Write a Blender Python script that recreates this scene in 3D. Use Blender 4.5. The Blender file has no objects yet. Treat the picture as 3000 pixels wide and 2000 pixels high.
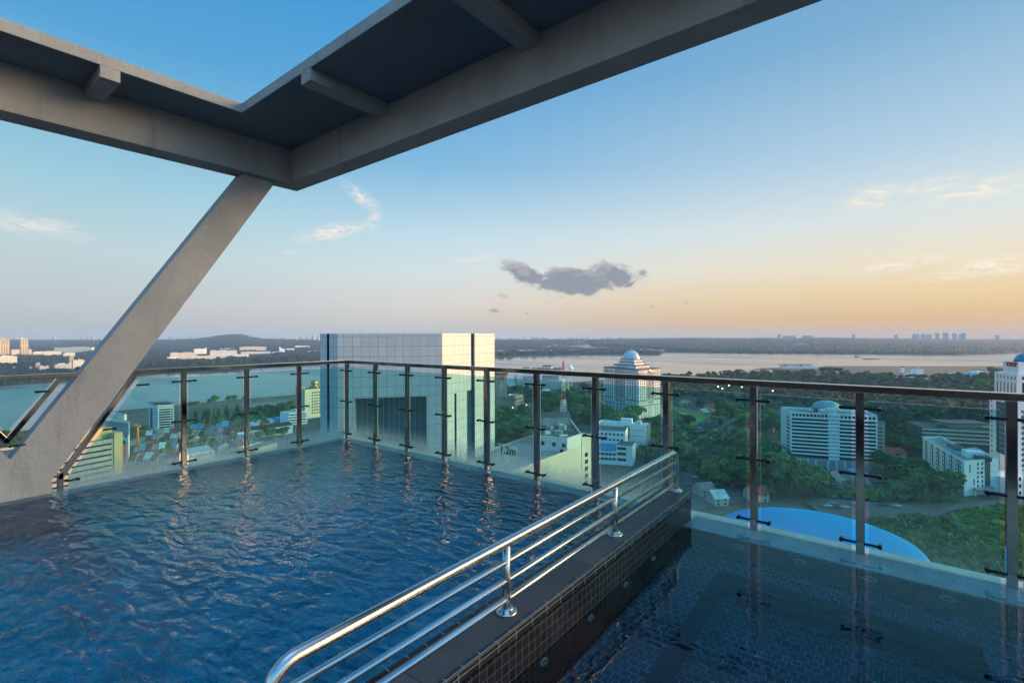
import bpy, bmesh, math, random
from mathutils import Vector, Matrix, noise
random.seed(7)
S = bpy.context.scene
COL = S.collection
# ------------------------------------------------------------------ camera
FPX = 1417.0; YAW = math.radians(38.35); HY = 984.0; ROLL = 0.0034; EZ = 1.5
ca, sa = math.cos(YAW), math.sin(YAW)
cam = bpy.data.cameras.new("camera"); camo = bpy.data.objects.new("camera", cam); COL.objects.link(camo)
cam.sensor_width = 36.0; cam.lens = FPX / 3000 * 36.0; cam.shift_y = -(1000 - HY) / 3000.0
cam.clip_start = 0.05; cam.clip_end = 60000
camo.matrix_world = Matrix.Translation((0, 0, EZ)) @ Matrix.Rotation(YAW, 4, 'Z') @ Matrix.Rotation(math.pi / 2, 4, 'X') @ Matrix.Rotation(-ROLL, 4, 'Z')
S.camera = camo
# ------------------------------------------------------------------ sky, sun, exposure
SUN_AZ = math.radians(75.0)      # clockwise from the direction the camera looks
SUN_EL = math.radians(4.0)
SUN_STRENGTH = 2.9
SKY_STRENGTH = 0.15
HAZE = True
EXPOSURE = 0.75
sl, sd = math.sin(SUN_AZ), math.cos(SUN_AZ)
sun_dir = Vector((ca * sl - sa * sd, sa * sl + ca * sd, 0)) * math.cos(SUN_EL) + Vector((0, 0, math.sin(SUN_EL)))
sun = bpy.data.lights.new("sun", 'SUN'); suno = bpy.data.objects.new("sun", sun); COL.objects.link(suno)
sun.energy = SUN_STRENGTH; sun.angle = math.radians(0.5); sun.color = (1.0, 0.57, 0.26)
suno.rotation_euler = sun_dir.to_track_quat('Z', 'Y').to_euler()
suno.location = (0, 0, 60)
S.view_settings.view_transform = 'Standard'; S.view_settings.look = 'None'; S.view_settings.gamma = 1.0
S.view_settings.exposure = EXPOSURE
cy_ = S.cycles
cy_.use_denoising = True; cy_.max_bounces = 10; cy_.transparent_max_bounces = 24; cy_.transmission_bounces = 8
cy_.glossy_bounces = 5; cy_.diffuse_bounces = 3; cy_.volume_bounces = 1
cy_.sample_clamp_indirect = 6.0; cy_.blur_glossy = 0.5

class G:
    """small node-graph builder"""
    def __init__(s, nt): s.nt = nt; s.n = nt.nodes; s.l = nt.links
    def new(s, t, **kw):
        n = s.n.new(t)
        for k, v in kw.items(): setattr(n, k, v)
        return n
    def put(s, sock, v):
        if isinstance(v, bpy.types.NodeSocket): s.l.new(v, sock)
        elif v is not None:
            try: sock.default_value = v
            except Exception: sock.default_value = (*v, 1.0)
    def m(s, op, a, b=None, c=None, clamp=False):
        n = s.new('ShaderNodeMath', operation=op); n.use_clamp = clamp
        for i, v in enumerate((a, b, c)):
            if v is not None: s.put(n.inputs[i], v)
        return n.outputs[0]
    def mix(s, f, a, b, blend='MIX'):
        n = s.new('ShaderNodeMix', data_type='RGBA', blend_type=blend)
        s.put(n.inputs[0], f); s.put(n.inputs[6], a); s.put(n.inputs[7], b)
        return n.outputs[2]
    def ramp(s, f, pts):
        n = s.new('ShaderNodeValToRGB'); e = n.color_ramp.elements
        while len(e) < len(pts): e.new(0.5)
        for k, (p, c) in enumerate(pts):
            e[k].position = p; e[k].color = c if len(c) == 4 else (*c, 1)
        s.put(n.inputs[0], f); return n.outputs[0]
    def smooth(s, x, a, b):
        n = s.new('ShaderNodeMapRange', interpolation_type='SMOOTHSTEP')
        s.put(n.inputs[0], x); n.inputs[1].default_value = a; n.inputs[2].default_value = b
        return n.outputs[0]
    def noise(s, vec, scale, detail=3, rough=0.5, dist=0.0):
        n = s.new('ShaderNodeTexNoise'); s.put(n.inputs['Vector'], vec)
        n.inputs['Scale'].default_value = scale; n.inputs['Detail'].default_value = detail
        n.inputs['Roughness'].default_value = rough; n.inputs['Distortion'].default_value = dist
        return n.outputs[0]
    def mapping(s, vec, loc=(0, 0, 0), rot=(0, 0, 0), scale=(1, 1, 1)):
        n = s.new('ShaderNodeMapping'); s.put(n.inputs[0], vec)
        n.inputs[1].default_value = loc; n.inputs[2].default_value = rot; n.inputs[3].default_value = scale
        return n.outputs[0]
    def comb(s, x, y, z):
        n = s.new('ShaderNodeCombineXYZ'); s.put(n.inputs[0], x); s.put(n.inputs[1], y); s.put(n.inputs[2], z)
        return n.outputs[0]
    def sep(s, v):
        n = s.new('ShaderNodeSeparateXYZ'); s.put(n.inputs[0], v); return n.outputs
    def bump(s, h, strength=0.3, dist=0.01, normal=None):
        n = s.new('ShaderNodeBump'); s.put(n.inputs['Height'], h)
        n.inputs['Strength'].default_value = strength; n.inputs['Distance'].default_value = dist
        if normal is not None: s.l.new(normal, n.inputs['Normal'])
        return n.outputs[0]

world = bpy.data.worlds.new("World"); S.world = world; world.use_nodes = True
g = G(world.node_tree); g.n.clear()
sky = g.new('ShaderNodeTexSky', sky_type='NISHITA'); sky.sun_disc = False
sky.sun_elevation = SUN_EL; sky.sun_rotation = math.atan2(sun_dir.x, sun_dir.y)
sky.altitude = 100; sky.air_density = 1.0; sky.dust_density = 0.9; sky.ozone_density = 2.2
tc = g.new('ShaderNodeTexCoord')
dx, dy, dz = g.sep(tc.outputs['Generated'])
# azimuth (radians, clockwise from the view axis) and elevation of each sky direction
lat = g.m('ADD', g.m('MULTIPLY', dx, ca), g.m('MULTIPLY', dy, sa))
dep = g.m('ADD', g.m('MULTIPLY', dx, -sa), g.m('MULTIPLY', dy, ca))
az = g.m('ARCTAN2', lat, dep)
el = g.m('ARCSINE', dz)
def s2l(r, g_, b):
    f = lambda c: c / 12.92 if c <= 0.04045 else ((c + 0.055) / 1.055) ** 2.4
    return (f(r / 255), f(g_ / 255), f(b / 255))
def ae(px, py):
    """azimuth and elevation of the sky seen at a pixel of the photograph"""
    x, y = px - 1500, py - HY
    u, v = (x - ROLL * y) / FPX, (y + ROLL * x) / FPX
    return math.atan2(u, 1), math.atan2(-v, math.hypot(u, 1))
SK = 2 ** -EXPOSURE / SKY_STRENGTH
eln = g.m('DIVIDE', el, math.pi / 2)
def skyramp(pts):
    return g.ramp(eln, [(max(0, e / 90.0), s2l(*c)) for e, c in pts])
warm = skyramp([(0, (216, 178, 142)), (1.5, (224, 186, 140)), (4, (238, 210, 166)), (7, (239, 227, 204)), (11, (222, 231, 230)),
                (17, (180, 210, 230)), (27, (128, 178, 214)), (45, (80, 146, 206)), (60, (92, 158, 216)), (80, (168, 210, 242))])
cool = skyramp([(0, (196, 195, 196)), (1.5, (208, 206, 203)), (3.6, (222, 217, 213)), (7.5, (216, 230, 234)), (11.5, (198, 226, 238)),
                (19, (132, 189, 227)), (30, (80, 164, 223)), (36, (62, 152, 215)), (60, (80, 154, 218)), (80, (168, 210, 242))])
anti = skyramp([(0, (178, 187, 196)), (3, (194, 201, 206)), (8, (194, 215, 220)), (14, (160, 207, 224)), (26, (84, 166, 218)),
                (45, (60, 138, 204)), (60, (82, 154, 216)), (80, (168, 210, 242))])
cdiff = g.m('COSINE', g.m('SUBTRACT', az, math.radians(68.0)))
c1 = g.mix(g.smooth(cdiff, -0.45, 0.35), anti, cool)
base = g.mix(g.smooth(cdiff, 0.1, 0.93), c1, warm)
# the bright part of the sunset sky, well to the right of the picture
GAZ, GEL = math.radians(88), math.radians(12)
gdir = Vector((ca * math.sin(GAZ) - sa * math.cos(GAZ), sa * math.sin(GAZ) + ca * math.cos(GAZ), 0)) * math.cos(GEL) + Vector((0, 0, math.sin(GEL)))
nrm = g.new('ShaderNodeVectorMath', operation='DOT_PRODUCT'); g.l.new(tc.outputs['Generated'], nrm.inputs[0]); nrm.inputs[1].default_value = gdir
glow = g.m('POWER', g.smooth(nrm.outputs['Value'], 0.80, 1.0), 2.6)
base = g.mix(glow, base, (13.0, 9.6, 5.4))
# ---- clouds
pv = g.comb(az, el, 0.0)
def vm(op, a, b=None, out=0, sc=None):
    n = g.new('ShaderNodeVectorMath', operation=op)
    g.put(n.inputs[0], a)
    if b is not None: g.put(n.inputs[1], b)
    if sc is not None: g.put(n.inputs['Scale'], sc)
    return n.outputs['Value'] if out else n.outputs[0]
def puff(p0, p1, r):
    """a soft ellipse in the sky between two directions: 1 in its middle, 0 at its rim"""
    a = Vector(ae(*p0)); b = Vector(ae(*p1)); d = b - a
    n = g.new('ShaderNodeMapping', vector_type='TEXTURE'); g.put(n.inputs[0], pv)
    n.inputs[1].default_value = (*((a + b) / 2), 0); n.inputs[2].default_value = (0, 0, math.atan2(d.y, d.x))
    n.inputs[3].default_value = (d.length / 2 + r / FPX * 0.5, r / FPX, 1)
    return g.m('SUBTRACT', 1.0, vm('LENGTH', n.outputs[0], out=1), clamp=True)
def mx(lst):
    o = lst[0]
    for k in lst[1:]: o = g.m('MAXIMUM', o, k)
    return o
wn = g.noise(g.mapping(pv, scale=(9, 30, 1)), 3.0, 4, 0.62, 1.2)
wn = g.smooth(wn, 0.30, 0.74)
wl = []
for p0, p1, r, k in [((1000, 535), (1110, 612), 26, 1.0), ((1108, 600), (1085, 680), 24, 0.9), ((1105, 655), (840, 702), 26, 1.3), ((825, 735), (868, 740), 13, 0.8),
                     ((1325, 767), (1462, 750), 13, 1.0), ((-140, 610), (275, 694), 30, 0.85), ((2465, 596), (2650, 560), 34, 1.3), ((2600, 575), (2870, 505), 22, 1.0),
                     ((2690, 592), (3060, 515), 26, 1.1), ((2390, 816), (2860, 735), 20, 0.95), ((2680, 812), (3120, 750), 26, 1.3)]:
    wl.append(g.m('MULTIPLY', puff(p0, p1, r), k))
wisp = g.m('MULTIPLY', g.m('MULTIPLY', mx(wl), wn), 1.25, clamp=True)
base = g.mix(wisp, base, g.mix(g.smooth(cdiff, 0.2, 0.95), s2l(246, 238, 232), s2l(255, 242, 222)))
cn = g.noise(g.mapping(pv, scale=(1, 1.5, 1)), 30.0, 7, 0.62, 0.4)
cl = []
for p0, p1, r in [((1462, 772), (1610, 832), 42), ((1540, 828), (1830, 838), 44), ((1720, 782), (1880, 826), 46), ((1570, 806), (1790, 820), 44)]:
    cl.append(g.m('MULTIPLY', puff(p0, p1, r), 1.6))
for px_, py_, w_, h_ in [(1472, 869, 20, 12), (1908, 898, 22, 8), (1925, 767, 34, 9), (1445, 912, 32, 12), (1995, 891, 38, 11), (1885, 800, 34, 18),
                         (1262, 917, 24, 8), (1545, 917, 14, 6), (1650, 872, 22, 9)]:
    cl.append(g.m('MULTIPLY', puff((px_ - w_, py_), (px_ + w_, py_ - 1), h_ * 1.3), 0.66))
cm = mx(cl)
dens = g.smooth(g.m('ADD', cm, g.m('MULTIPLY', g.m('SUBTRACT', cn, 0.5), 2.3)), 0.28, 0.86)
dens = g.m('MULTIPLY', g.m('MULTIPLY', dens, g.smooth(cm, 0.0, 0.22)), g.smooth(cm, 0.0, 0.5))
shade = g.smooth(g.m('ADD', cn, g.m('MULTIPLY', g.m('SUBTRACT', el, 0.117), 7.0)), 0.52, 0.85)
base = g.mix(g.m('MULTIPLY', dens, 0.94), base, g.mix(shade, s2l(140, 148, 163), s2l(198, 188, 190)))
# sky overhead and behind the camera is made brighter to add unseen fill light
sky_fill = g.m('MULTIPLY', g.smooth(dep, -0.05, -0.75), g.smooth(el, 0.03, 0.35))
sky_fill = g.m('MAXIMUM', sky_fill, g.smooth(dz, 0.82, 1.0))
graded = vm('SCALE', base, sc=g.m('MULTIPLY_ADD', sky_fill, 1.25 * SK, SK))
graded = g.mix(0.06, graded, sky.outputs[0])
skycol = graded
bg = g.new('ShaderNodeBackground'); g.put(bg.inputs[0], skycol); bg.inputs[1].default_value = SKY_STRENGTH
wo = g.new('ShaderNodeOutputWorld'); g.l.new(bg.outputs[0], wo.inputs[0])
# ------------------------------------------------------------------ pixel -> place helpers
def un(px, py):
    x, y = px - 1500, py - HY
    return (x - ROLL * y) / FPX, (y + ROLL * x) / FPX
def wxy(l, d): return (ca * l - sa * d, sa * l + ca * d)
def gp(px, py, z=-100.0):
    u, v = un(px, py); d = (EZ - z) / v
    return wxy(u * d, d)
def pd(px, d, py=1100):
    u, v = un(px, py); return wxy(u * d, d)
def zt(px, py, d):
    u, v = un(px, py); return EZ - v * d
def dep_of(py, z=-100.0, px=1500): return (EZ - z) / un(px, py)[1]
def xplane(px, py, X):
    u, v = un(px, py); d = X / (ca * u - sa); return (sa * u * d + ca * d, EZ - v * d)
# ------------------------------------------------------------------ object helpers
def tag(o, label=None, cat=None, group=None, kind=None):
    if label: o['label'] = label
    if cat: o['category'] = cat
    if group: o['group'] = group
    if kind: o['kind'] = kind
    return o
def thing(name, label, cat, loc=(0, 0, 0), rz=0.0, group=None):
    o = bpy.data.objects.new(name, None); COL.objects.link(o); o.empty_display_size = 0.3
    o.location = loc; o.rotation_euler = (0, 0, rz)
    return tag(o, label, cat, group)
def box_uv(me):
    uv = me.uv_layers.new(name="UVMap"); d = uv.data
    for p in me.polygons:
        n = p.normal; ax, ay, az_ = abs(n.x), abs(n.y), abs(n.z)
        for li in p.loop_indices:
            c = me.vertices[me.loops[li].vertex_index].co
            if az_ >= ax and az_ >= ay: d[li].uv = (c.x, c.y)
            elif az_ < 0.7:
                t = Vector((-n.y, n.x, 0)).normalized(); d[li].uv = (c.x * t.x + c.y * t.y, c.z)
            else: d[li].uv = (c.x, c.z)
class MB:
    def __init__(s): s.v = []; s.f = []; s.mi = []; s.sm = []
    def add(s, vs, fs, mi=0, smooth=False, M=None):
        o = len(s.v)
        s.v += [tuple(M @ Vector(p)) for p in vs] if M is not None else [tuple(p) for p in vs]
        s.f += [tuple(i + o for i in f) for f in fs]; s.mi += [mi] * len(fs); s.sm += [smooth] * len(fs)
        return s
    def box(s, a, b, mi=0, M=None):
        x0, y0, z0 = a; x1, y1, z1 = b
        return s.add([(x0, y0, z0), (x1, y0, z0), (x1, y1, z0), (x0, y1, z0), (x0, y0, z1), (x1, y0, z1), (x1, y1, z1), (x0, y1, z1)],
                     [(0, 3, 2, 1), (4, 5, 6, 7), (0, 1, 5, 4), (1, 2, 6, 5), (2, 3, 7, 6), (3, 0, 4, 7)], mi, False, M)
    def prism(s, poly, z0, z1, mi=0, M=None, cap=True):
        n = len(poly)
        A = sum(poly[i][0] * poly[(i + 1) % n][1] - poly[(i + 1) % n][0] * poly[i][1] for i in range(n))
        if A < 0: poly = poly[::-1]
        vs = [(x, y, z0) for x, y in poly] + [(x, y, z1) for x, y in poly]
        fs = [(i, (i + 1) % n, n + (i + 1) % n, n + i) for i in range(n)]
        if cap: fs += [tuple(range(n - 1, -1, -1)), tuple(range(n, 2 * n))]
        return s.add(vs, fs, mi, False, M)
    def tube(s, pts, r, n=10, mi=0, cap=True, closed=False):
        pts = [Vector(p) for p in pts]; k = len(pts); rr = r if isinstance(r, (list, tuple)) else [r] * k
        vs = []; up = None
        for i, p in enumerate(pts):
            t = (pts[min(i + 1, k - 1)] - pts[max(i - 1, 0)]).normalized()
            if up is None:
                up = Vector((0, 0, 1)) if abs(t.z) < 0.9 else Vector((1, 0, 0))
            a = t.cross(up).normalized(); b = a.cross(t).normalized(); up = b
            for j in range(n):
                q = 2 * math.pi * j / n
                vs.append(p + rr[i] * (math.cos(q) * a + math.sin(q) * b))
        fs = []
        for i in range(k - 1):
            for j in range(n):
                fs.append((i * n + j, i * n + (j + 1) % n, (i + 1) * n + (j + 1) % n, (i + 1) * n + j))
        s.add(vs, fs, mi, True)
        if cap:
            o = len(s.v) - len(vs)
            s.f += [tuple(o + j for j in range(n - 1, -1, -1)), tuple(o + (k - 1) * n + j for j in range(n))]; s.mi += [mi, mi]; s.sm += [False, False]
        return s
    def lathe(s, c, prof, n=16, mi=0, smooth=True, sx=1, sy=1):
        vs = []
        for r, z in prof:
            for j in range(n):
                q = 2 * math.pi * j / n; vs.append((c[0] + sx * r * math.cos(q), c[1] + sy * r * math.sin(q), c[2] + z))
        fs = [(i * n + j, i * n + (j + 1) % n, (i + 1) * n + (j + 1) % n, (i + 1) * n + j) for i in range(len(prof) - 1) for j in range(n)]
        s.add(vs, fs, mi, smooth)
        o = len(s.v) - len(vs); k = len(prof)
        if prof[0][0] > 1e-4: s.f.append(tuple(o + j for j in range(n - 1, -1, -1))); s.mi.append(mi); s.sm.append(False)
        if prof[-1][0] > 1e-4: s.f.append(tuple(o + (k - 1) * n + j for j in range(n))); s.mi.append(mi); s.sm.append(False)
        return s
    def mesh(s, name, mats, uv=True):
        me = bpy.data.meshes.new(name); me.from_pydata(s.v, [], s.f); 
        for m_ in (mats if isinstance(mats, (list, tuple)) else [mats]): me.materials.append(m_)
        me.polygons.foreach_set('material_index', s.mi); me.polygons.foreach_set('use_smooth', s.sm); me.update()
        if uv: box_uv(me)
        return me
    def build(s, name, mats, parent=None, uv=True, loc=None, rz=None):
        o = bpy.data.objects.new(name, s.mesh(name, mats, uv)); COL.objects.link(o)
        if parent is not None: o.parent = parent
        if loc is not None: o.location = loc
        if rz is not None: o.rotation_euler = (0, 0, rz)
        return o
def bevel(o, w, seg=2):
    me = o.data; bm = bmesh.new(); bm.from_mesh(me); bmesh.ops.remove_doubles(bm, verts=bm.verts, dist=1e-5)
    bmesh.ops.bevel(bm, geom=[e for e in bm.edges if len(e.link_faces) == 2 and e.calc_face_angle(0) > 0.5], offset=w, segments=seg, affect='EDGES', profile=0.5)
    bm.to_mesh(me); bm.free(); 
    while me.uv_layers: me.uv_layers.remove(me.uv_layers[0])
    me.update(); box_uv(me); return o
def inst(name, me, parent=None, loc=(0, 0, 0), rz=0.0, sc=None):
    o = bpy.data.objects.new(name, me); COL.objects.link(o)
    if parent is not None: o.parent = parent
    o.location = loc; o.rotation_euler = (0, 0, rz)
    if sc is not None: o.scale = sc
    return o
# ------------------------------------------------------------------ materials
def mat(name, col=(0.5, 0.5, 0.5), rough=0.7, metal=0.0, var=0.0, vscale=1.0, bump=0.0, bscale=30.0, bdist=0.01, spec=0.4, streak=0.0, coord='Object', objvar=0.0):
    m_ = bpy.data.materials.new(name); m_.use_nodes = True; q = G(m_.node_tree); b = q.n['Principled BSDF']
    b.inputs['Roughness'].default_value = rough; b.inputs['Metallic'].default_value = metal; b.inputs['Specular IOR Level'].default_value = spec
    b.inputs['Base Color'].default_value = (*col, 1)
    vec = None
    if var or bump or streak: vec = q.new('ShaderNodeTexCoord').outputs[coord]
    c = None
    if var:
        f = q.smooth(q.noise(vec, vscale, 5, 0.6), 0.3, 0.7)
        c = q.mix(f, tuple(x * (1 - var) for x in col), tuple(min(1, x * (1 + var)) for x in col))
    if streak:
        f = q.smooth(q.noise(q.mapping(vec, scale=(1, 1, 0.07)), 0.9, 4, 0.6), 0.5, 0.8)
        c = q.mix(q.m('MULTIPLY', f, streak), c if c is not None else col, tuple(x * 0.35 for x in col))
    if objvar:
        oi = q.new('ShaderNodeObjectInfo').outputs['Random']
        hs = q.new('ShaderNodeHueSaturation'); q.put(hs.inputs['Color'], c if c is not None else (*col, 1))
        q.put(hs.inputs['Value'], q.m('MULTIPLY_ADD', oi, 2 * objvar, 1 - objvar)); c = hs.outputs[0]
    if c is not None: q.l.new(c, b.inputs['Base Color'])
    if bump: q.l.new(q.bump(q.noise(vec, bscale, 6, 0.6), bump, bdist), b.inputs['Normal'])
    return m_
def tilemat(name, c1, c2, grout, tw, th, gw, rough=0.25, offset=0.0, var=0.3, bump=0.4, coord='UV'):
    m_ = bpy.data.materials.new(name); m_.use_nodes = True; q = G(m_.node_tree); b = q.n['Principled BSDF']
    vec = q.new('ShaderNodeTexCoord').outputs[coord]
    n = q.new('ShaderNodeTexBrick'); q.put(n.inputs['Vector'], vec); n.offset = offset; n.squash = 1
    n.inputs['Color1'].default_value = (*c1, 1); n.inputs['Color2'].default_value = (*c2, 1); n.inputs['Mortar'].default_value = (*grout, 1)
    n.inputs['Scale'].default_value = 1; n.inputs['Mortar Size'].default_value = gw; n.inputs['Mortar Smooth'].default_value = 0.15; n.inputs['Bias'].default_value = 0
    n.inputs['Brick Width'].default_value = tw; n.inputs['Row Height'].default_value = th
    f = q.smooth(q.noise(vec, 2.3, 4, 0.6), 0.3, 0.7)
    col = q.mix(q.m('MULTIPLY', f, var), n.outputs['Color'], (0, 0, 0))
    q.l.new(col, b.inputs['Base Color'])
    b.inputs['Specular IOR Level'].default_value = 0.28
    q.l.new(q.m('MULTIPLY_ADD', n.outputs['Fac'], 0.5, rough), b.inputs['Roughness'])
    q.l.new(q.bump(q.m('SUBTRACT', 1.0, n.outputs['Fac']), bump, 0.003), b.inputs['Normal'])
    return m_
M = {}
def concrete_mat():
    m_ = bpy.data.materials.new('rough_concrete'); m_.use_nodes = True; q = G(m_.node_tree); b = q.n['Principled BSDF']
    vec = q.new('ShaderNodeTexCoord').outputs['Object']
    f = q.smooth(q.noise(vec, 1.3, 6, 0.62), 0.25, 0.75)
    c = q.mix(f, (0.315, 0.298, 0.284), (0.405, 0.384, 0.366))
    sp = q.smooth(q.noise(vec, 55, 3, 0.6), 0.62, 0.75)
    c = q.mix(q.m('MULTIPLY', sp, 0.35), c, (0.19, 0.175, 0.17))
    st = q.smooth(q.noise(q.mapping(vec, scale=(1, 1, 0.12)), 5.0, 5, 0.65), 0.55, 0.8)
    c = q.mix(q.m('MULTIPLY', st, 0.45), c, (0.12, 0.112, 0.11))
    q.l.new(c, b.inputs['Base Color']); b.inputs['Roughness'].default_value = 0.85; b.inputs['Specular IOR Level'].default_value = 0.25
    h = q.m('ADD', q.m('MULTIPLY', q.smooth(q.noise(vec, 34, 5, 0.6), 0.42, 0.72), 1.0), q.m('MULTIPLY', q.noise(vec, 160, 3, 0.6), 0.35))
    q.l.new(q.bump(h, 0.55, 0.006), b.inputs['Normal'])
    return m_
M['concrete'] = concrete_mat()
def steel_mat(name, col, rough, brushed=0.0, tint=0.0):
    m_ = bpy.data.materials.new(name); m_.use_nodes = True; q = G(m_.node_tree); b = q.n['Principled BSDF']
    vec = q.new('ShaderNodeTexCoord').outputs['Object']
    b.inputs['Metallic'].default_value = 1.0
    f = q.smooth(q.noise(vec, 4.0, 5, 0.65), 0.3, 0.75)
    q.l.new(q.mix(f, tuple(x * 0.82 for x in col), col), b.inputs['Base Color'])
    q.l.new(q.m('MULTIPLY_ADD', f, 0.08, rough), b.inputs['Roughness'])
    q.l.new(q.bump(q.noise(vec, 7, 3, 0.5), 0.10 + brushed, 0.004), b.inputs['Normal'])
    return m_
M['steel'] = steel_mat('polished_steel', (0.44, 0.40, 0.36), 0.05)
M['steel_rail'] = steel_mat('satin_steel', (0.60, 0.60, 0.60), 0.24, 0.02)
M['clamp'] = mat('blackened_clamp', (0.02, 0.02, 0.022), 0.3, 0.6)
M['mosaic_black'] = tilemat('black_mosaic', (0.004, 0.005, 0.008), (0.014, 0.016, 0.021), (0.09, 0.10, 0.12), 0.048, 0.048, 0.0017, 0.12)
M['mosaic_trim'] = tilemat('black_ribbed_trim', (0.010, 0.012, 0.016), (0.022, 0.025, 0.032), (0.20, 0.21, 0.23), 0.12, 0.097, 0.003, 0.15)
M['coping'] = tilemat('grey_stone_coping', (0.064, 0.066, 0.076), (0.088, 0.09, 0.10), (0.03, 0.03, 0.03), 0.9, 0.6, 0.0025, 0.55, var=0.25, bump=0.2)
M['mosaic_blue'] = tilemat('blue_mosaic', (0.002, 0.22, 0.38), (0.006, 0.37, 0.53), (0.04, 0.52, 0.64), 0.075, 0.075, 0.004, 0.3, 0.5, 0.35)
M['mosaic_navy'] = tilemat('navy_mosaic', (0.004, 0.020, 0.044), (0.016, 0.062, 0.112), (0.10, 0.24, 0.30), 0.05, 0.05, 0.003, 0.3, 0.5, 0.25)
M['mosaic_pale'] = tilemat('pale_weir_mosaic', (0.45, 0.54, 0.50), (0.66, 0.74, 0.68), (0.78, 0.82, 0.76), 0.06, 0.03, 0.003, 0.3, 0.5, 0.3)
M['jet'] = mat('white_jet_ring', (0.55, 0.66, 0.64), 0.3)
M['dark_hole'] = mat('dark_hole', (0.004, 0.006, 0.008), 0.5)
def glass_mat(name, tint, mist=0.42, dirt_veil=1.0):
    m_ = bpy.data.materials.new(name); m_.use_nodes = True; q = G(m_.node_tree); q.n.clear()
    out = q.new('ShaderNodeOutputMaterial'); geo = q.new('ShaderNodeNewGeometry'); vec = q.new('ShaderNodeTexCoord').outputs['Object']
    tr = q.new('ShaderNodeBsdfTransparent'); tr.inputs[0].default_value = (*tint, 1)
    gl = q.new('ShaderNodeBsdfGlossy'); gl.inputs['Roughness'].default_value = 0.01
    dt = q.new('ShaderNodeVectorMath', operation='DOT_PRODUCT'); q.l.new(geo.outputs['Normal'], dt.inputs[0]); q.l.new(geo.outputs['Incoming'], dt.inputs[1])
    fr = q.m('MULTIPLY_ADD', q.m('POWER', q.m('SUBTRACT', 1.0, q.m('ABSOLUTE', dt.outputs['Value']), clamp=True), 5.0), 0.95, 0.045)
    a = q.new('ShaderNodeMixShader'); q.l.new(fr, a.inputs[0]); q.l.new(tr.outputs[0], a.inputs[1]); q.l.new(gl.outputs[0], a.inputs[2])
    # dried splash and condensation on the lower part of the pane
    z = q.sep(vec)[2]
    runs = q.noise(q.mapping(vec, scale=(30, 30, 1.2)), 1.0, 5, 0.7); spots = q.noise(vec, 45, 4, 0.7)
    e = q.m('ADD', z, q.m('MULTIPLY', q.m('SUBTRACT', runs, 0.5), 0.16))
    lo = q.m('POWER', q.smooth(e, 0.40, -0.02), 2.0)
    f = q.m('MULTIPLY', lo, q.m('MULTIPLY_ADD', spots, 0.5, 0.7))
    f = q.m('MULTIPLY', f, mist)
    f = q.m('ADD', f, q.m('MULTIPLY', q.smooth(runs, 0.5, 0.85), 0.05 * dirt_veil)); f = q.m('ADD', f, 0.022 * dirt_veil)  # dirty runs, plus an even film that paints in the sky's reflected veil
    df = q.new('ShaderNodeBsdfDiffuse'); df.inputs[0].default_value = (0.62, 0.66, 0.64, 1)
    tl = q.new('ShaderNodeBsdfTranslucent'); tl.inputs[0].default_value = (0.55, 0.60, 0.58, 1)
    mm = q.new('ShaderNodeMixShader'); mm.inputs[0].default_value = 0.55; q.l.new(df.outputs[0], mm.inputs[1]); q.l.new(tl.outputs[0], mm.inputs[2])
    b = q.new('ShaderNodeMixShader'); q.l.new(f, b.inputs[0]); q.l.new(a.outputs[0], b.inputs[1]); q.l.new(mm.outputs[0], b.inputs[2])
    q.l.new(b.outputs[0], out.inputs[0]); return m_
M['glass'] = glass_mat('tinted_glass', (0.63, 0.90, 0.91), 0.62)
M['glass_clear'] = glass_mat('clean_tinted_glass', (0.63, 0.90, 0.91), 0.10, 0.7)
M['glass_edge'] = mat('glass_edge', (0.45, 0.62, 0.58), 0.2, spec=0.8)
def water_mat(name, tint, amp, fine, sc=1.0):
    m_ = bpy.data.materials.new(name); m_.use_nodes = True; q = G(m_.node_tree); q.n.clear()
    out = q.new('ShaderNodeOutputMaterial'); vec = q.new('ShaderNodeTexCoord').outputs['Object']
    v1 = q.mapping(vec, rot=(0, 0, 0.95), scale=(1.0, 2.2, 1))
    v2 = q.mapping(vec, rot=(0, 0, -0.25), scale=(1.0, 1.6, 1))
    h = q.m('ADD', q.m('MULTIPLY', q.noise(v1, 3.7 * sc, 1.2, 0.45, 0.5), 1.0), q.m('MULTIPLY', q.noise(v2, 7.5 * sc, 1.5, 0.45, 0.4), 0.5))
    h = q.m('ADD', h, q.m('MULTIPLY', q.noise(vec, 19, 1, 0.5), 0.06 * fine))
    nb = q.bump(h, 1.0, amp)
    gl = q.new('ShaderNodeBsdfGlossy'); gl.inputs['Roughness'].default_value = 0.0; q.l.new(nb, gl.inputs['Normal'])
    rf = q.new('ShaderNodeBsdfRefraction'); rf.inputs['IOR'].default_value = 1.33; rf.inputs['Roughness'].default_value = 0.0; rf.inputs[0].default_value = (*tint, 1); q.l.new(nb, rf.inputs['Normal'])
    fr = q.new('ShaderNodeFresnel'); fr.inputs[0].default_value = 1.45; q.l.new(nb, fr.inputs['Normal'])
    a = q.new('ShaderNodeMixShader'); q.l.new(fr.outputs[0], a.inputs[0]); q.l.new(rf.outputs[0], a.inputs[1]); q.l.new(gl.outputs[0], a.inputs[2])
    q.l.new(a.outputs[0], out.inputs[0]); return m_
M['water_rippled'] = water_mat('rippled_pool_water', (0.62, 0.95, 1.0), 0.019, 1.5, 1.25)
M['water_calm'] = water_mat('calm_pool_water', (0.75, 0.92, 1.0), 0.0022, 0.8, 1.3)
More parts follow.
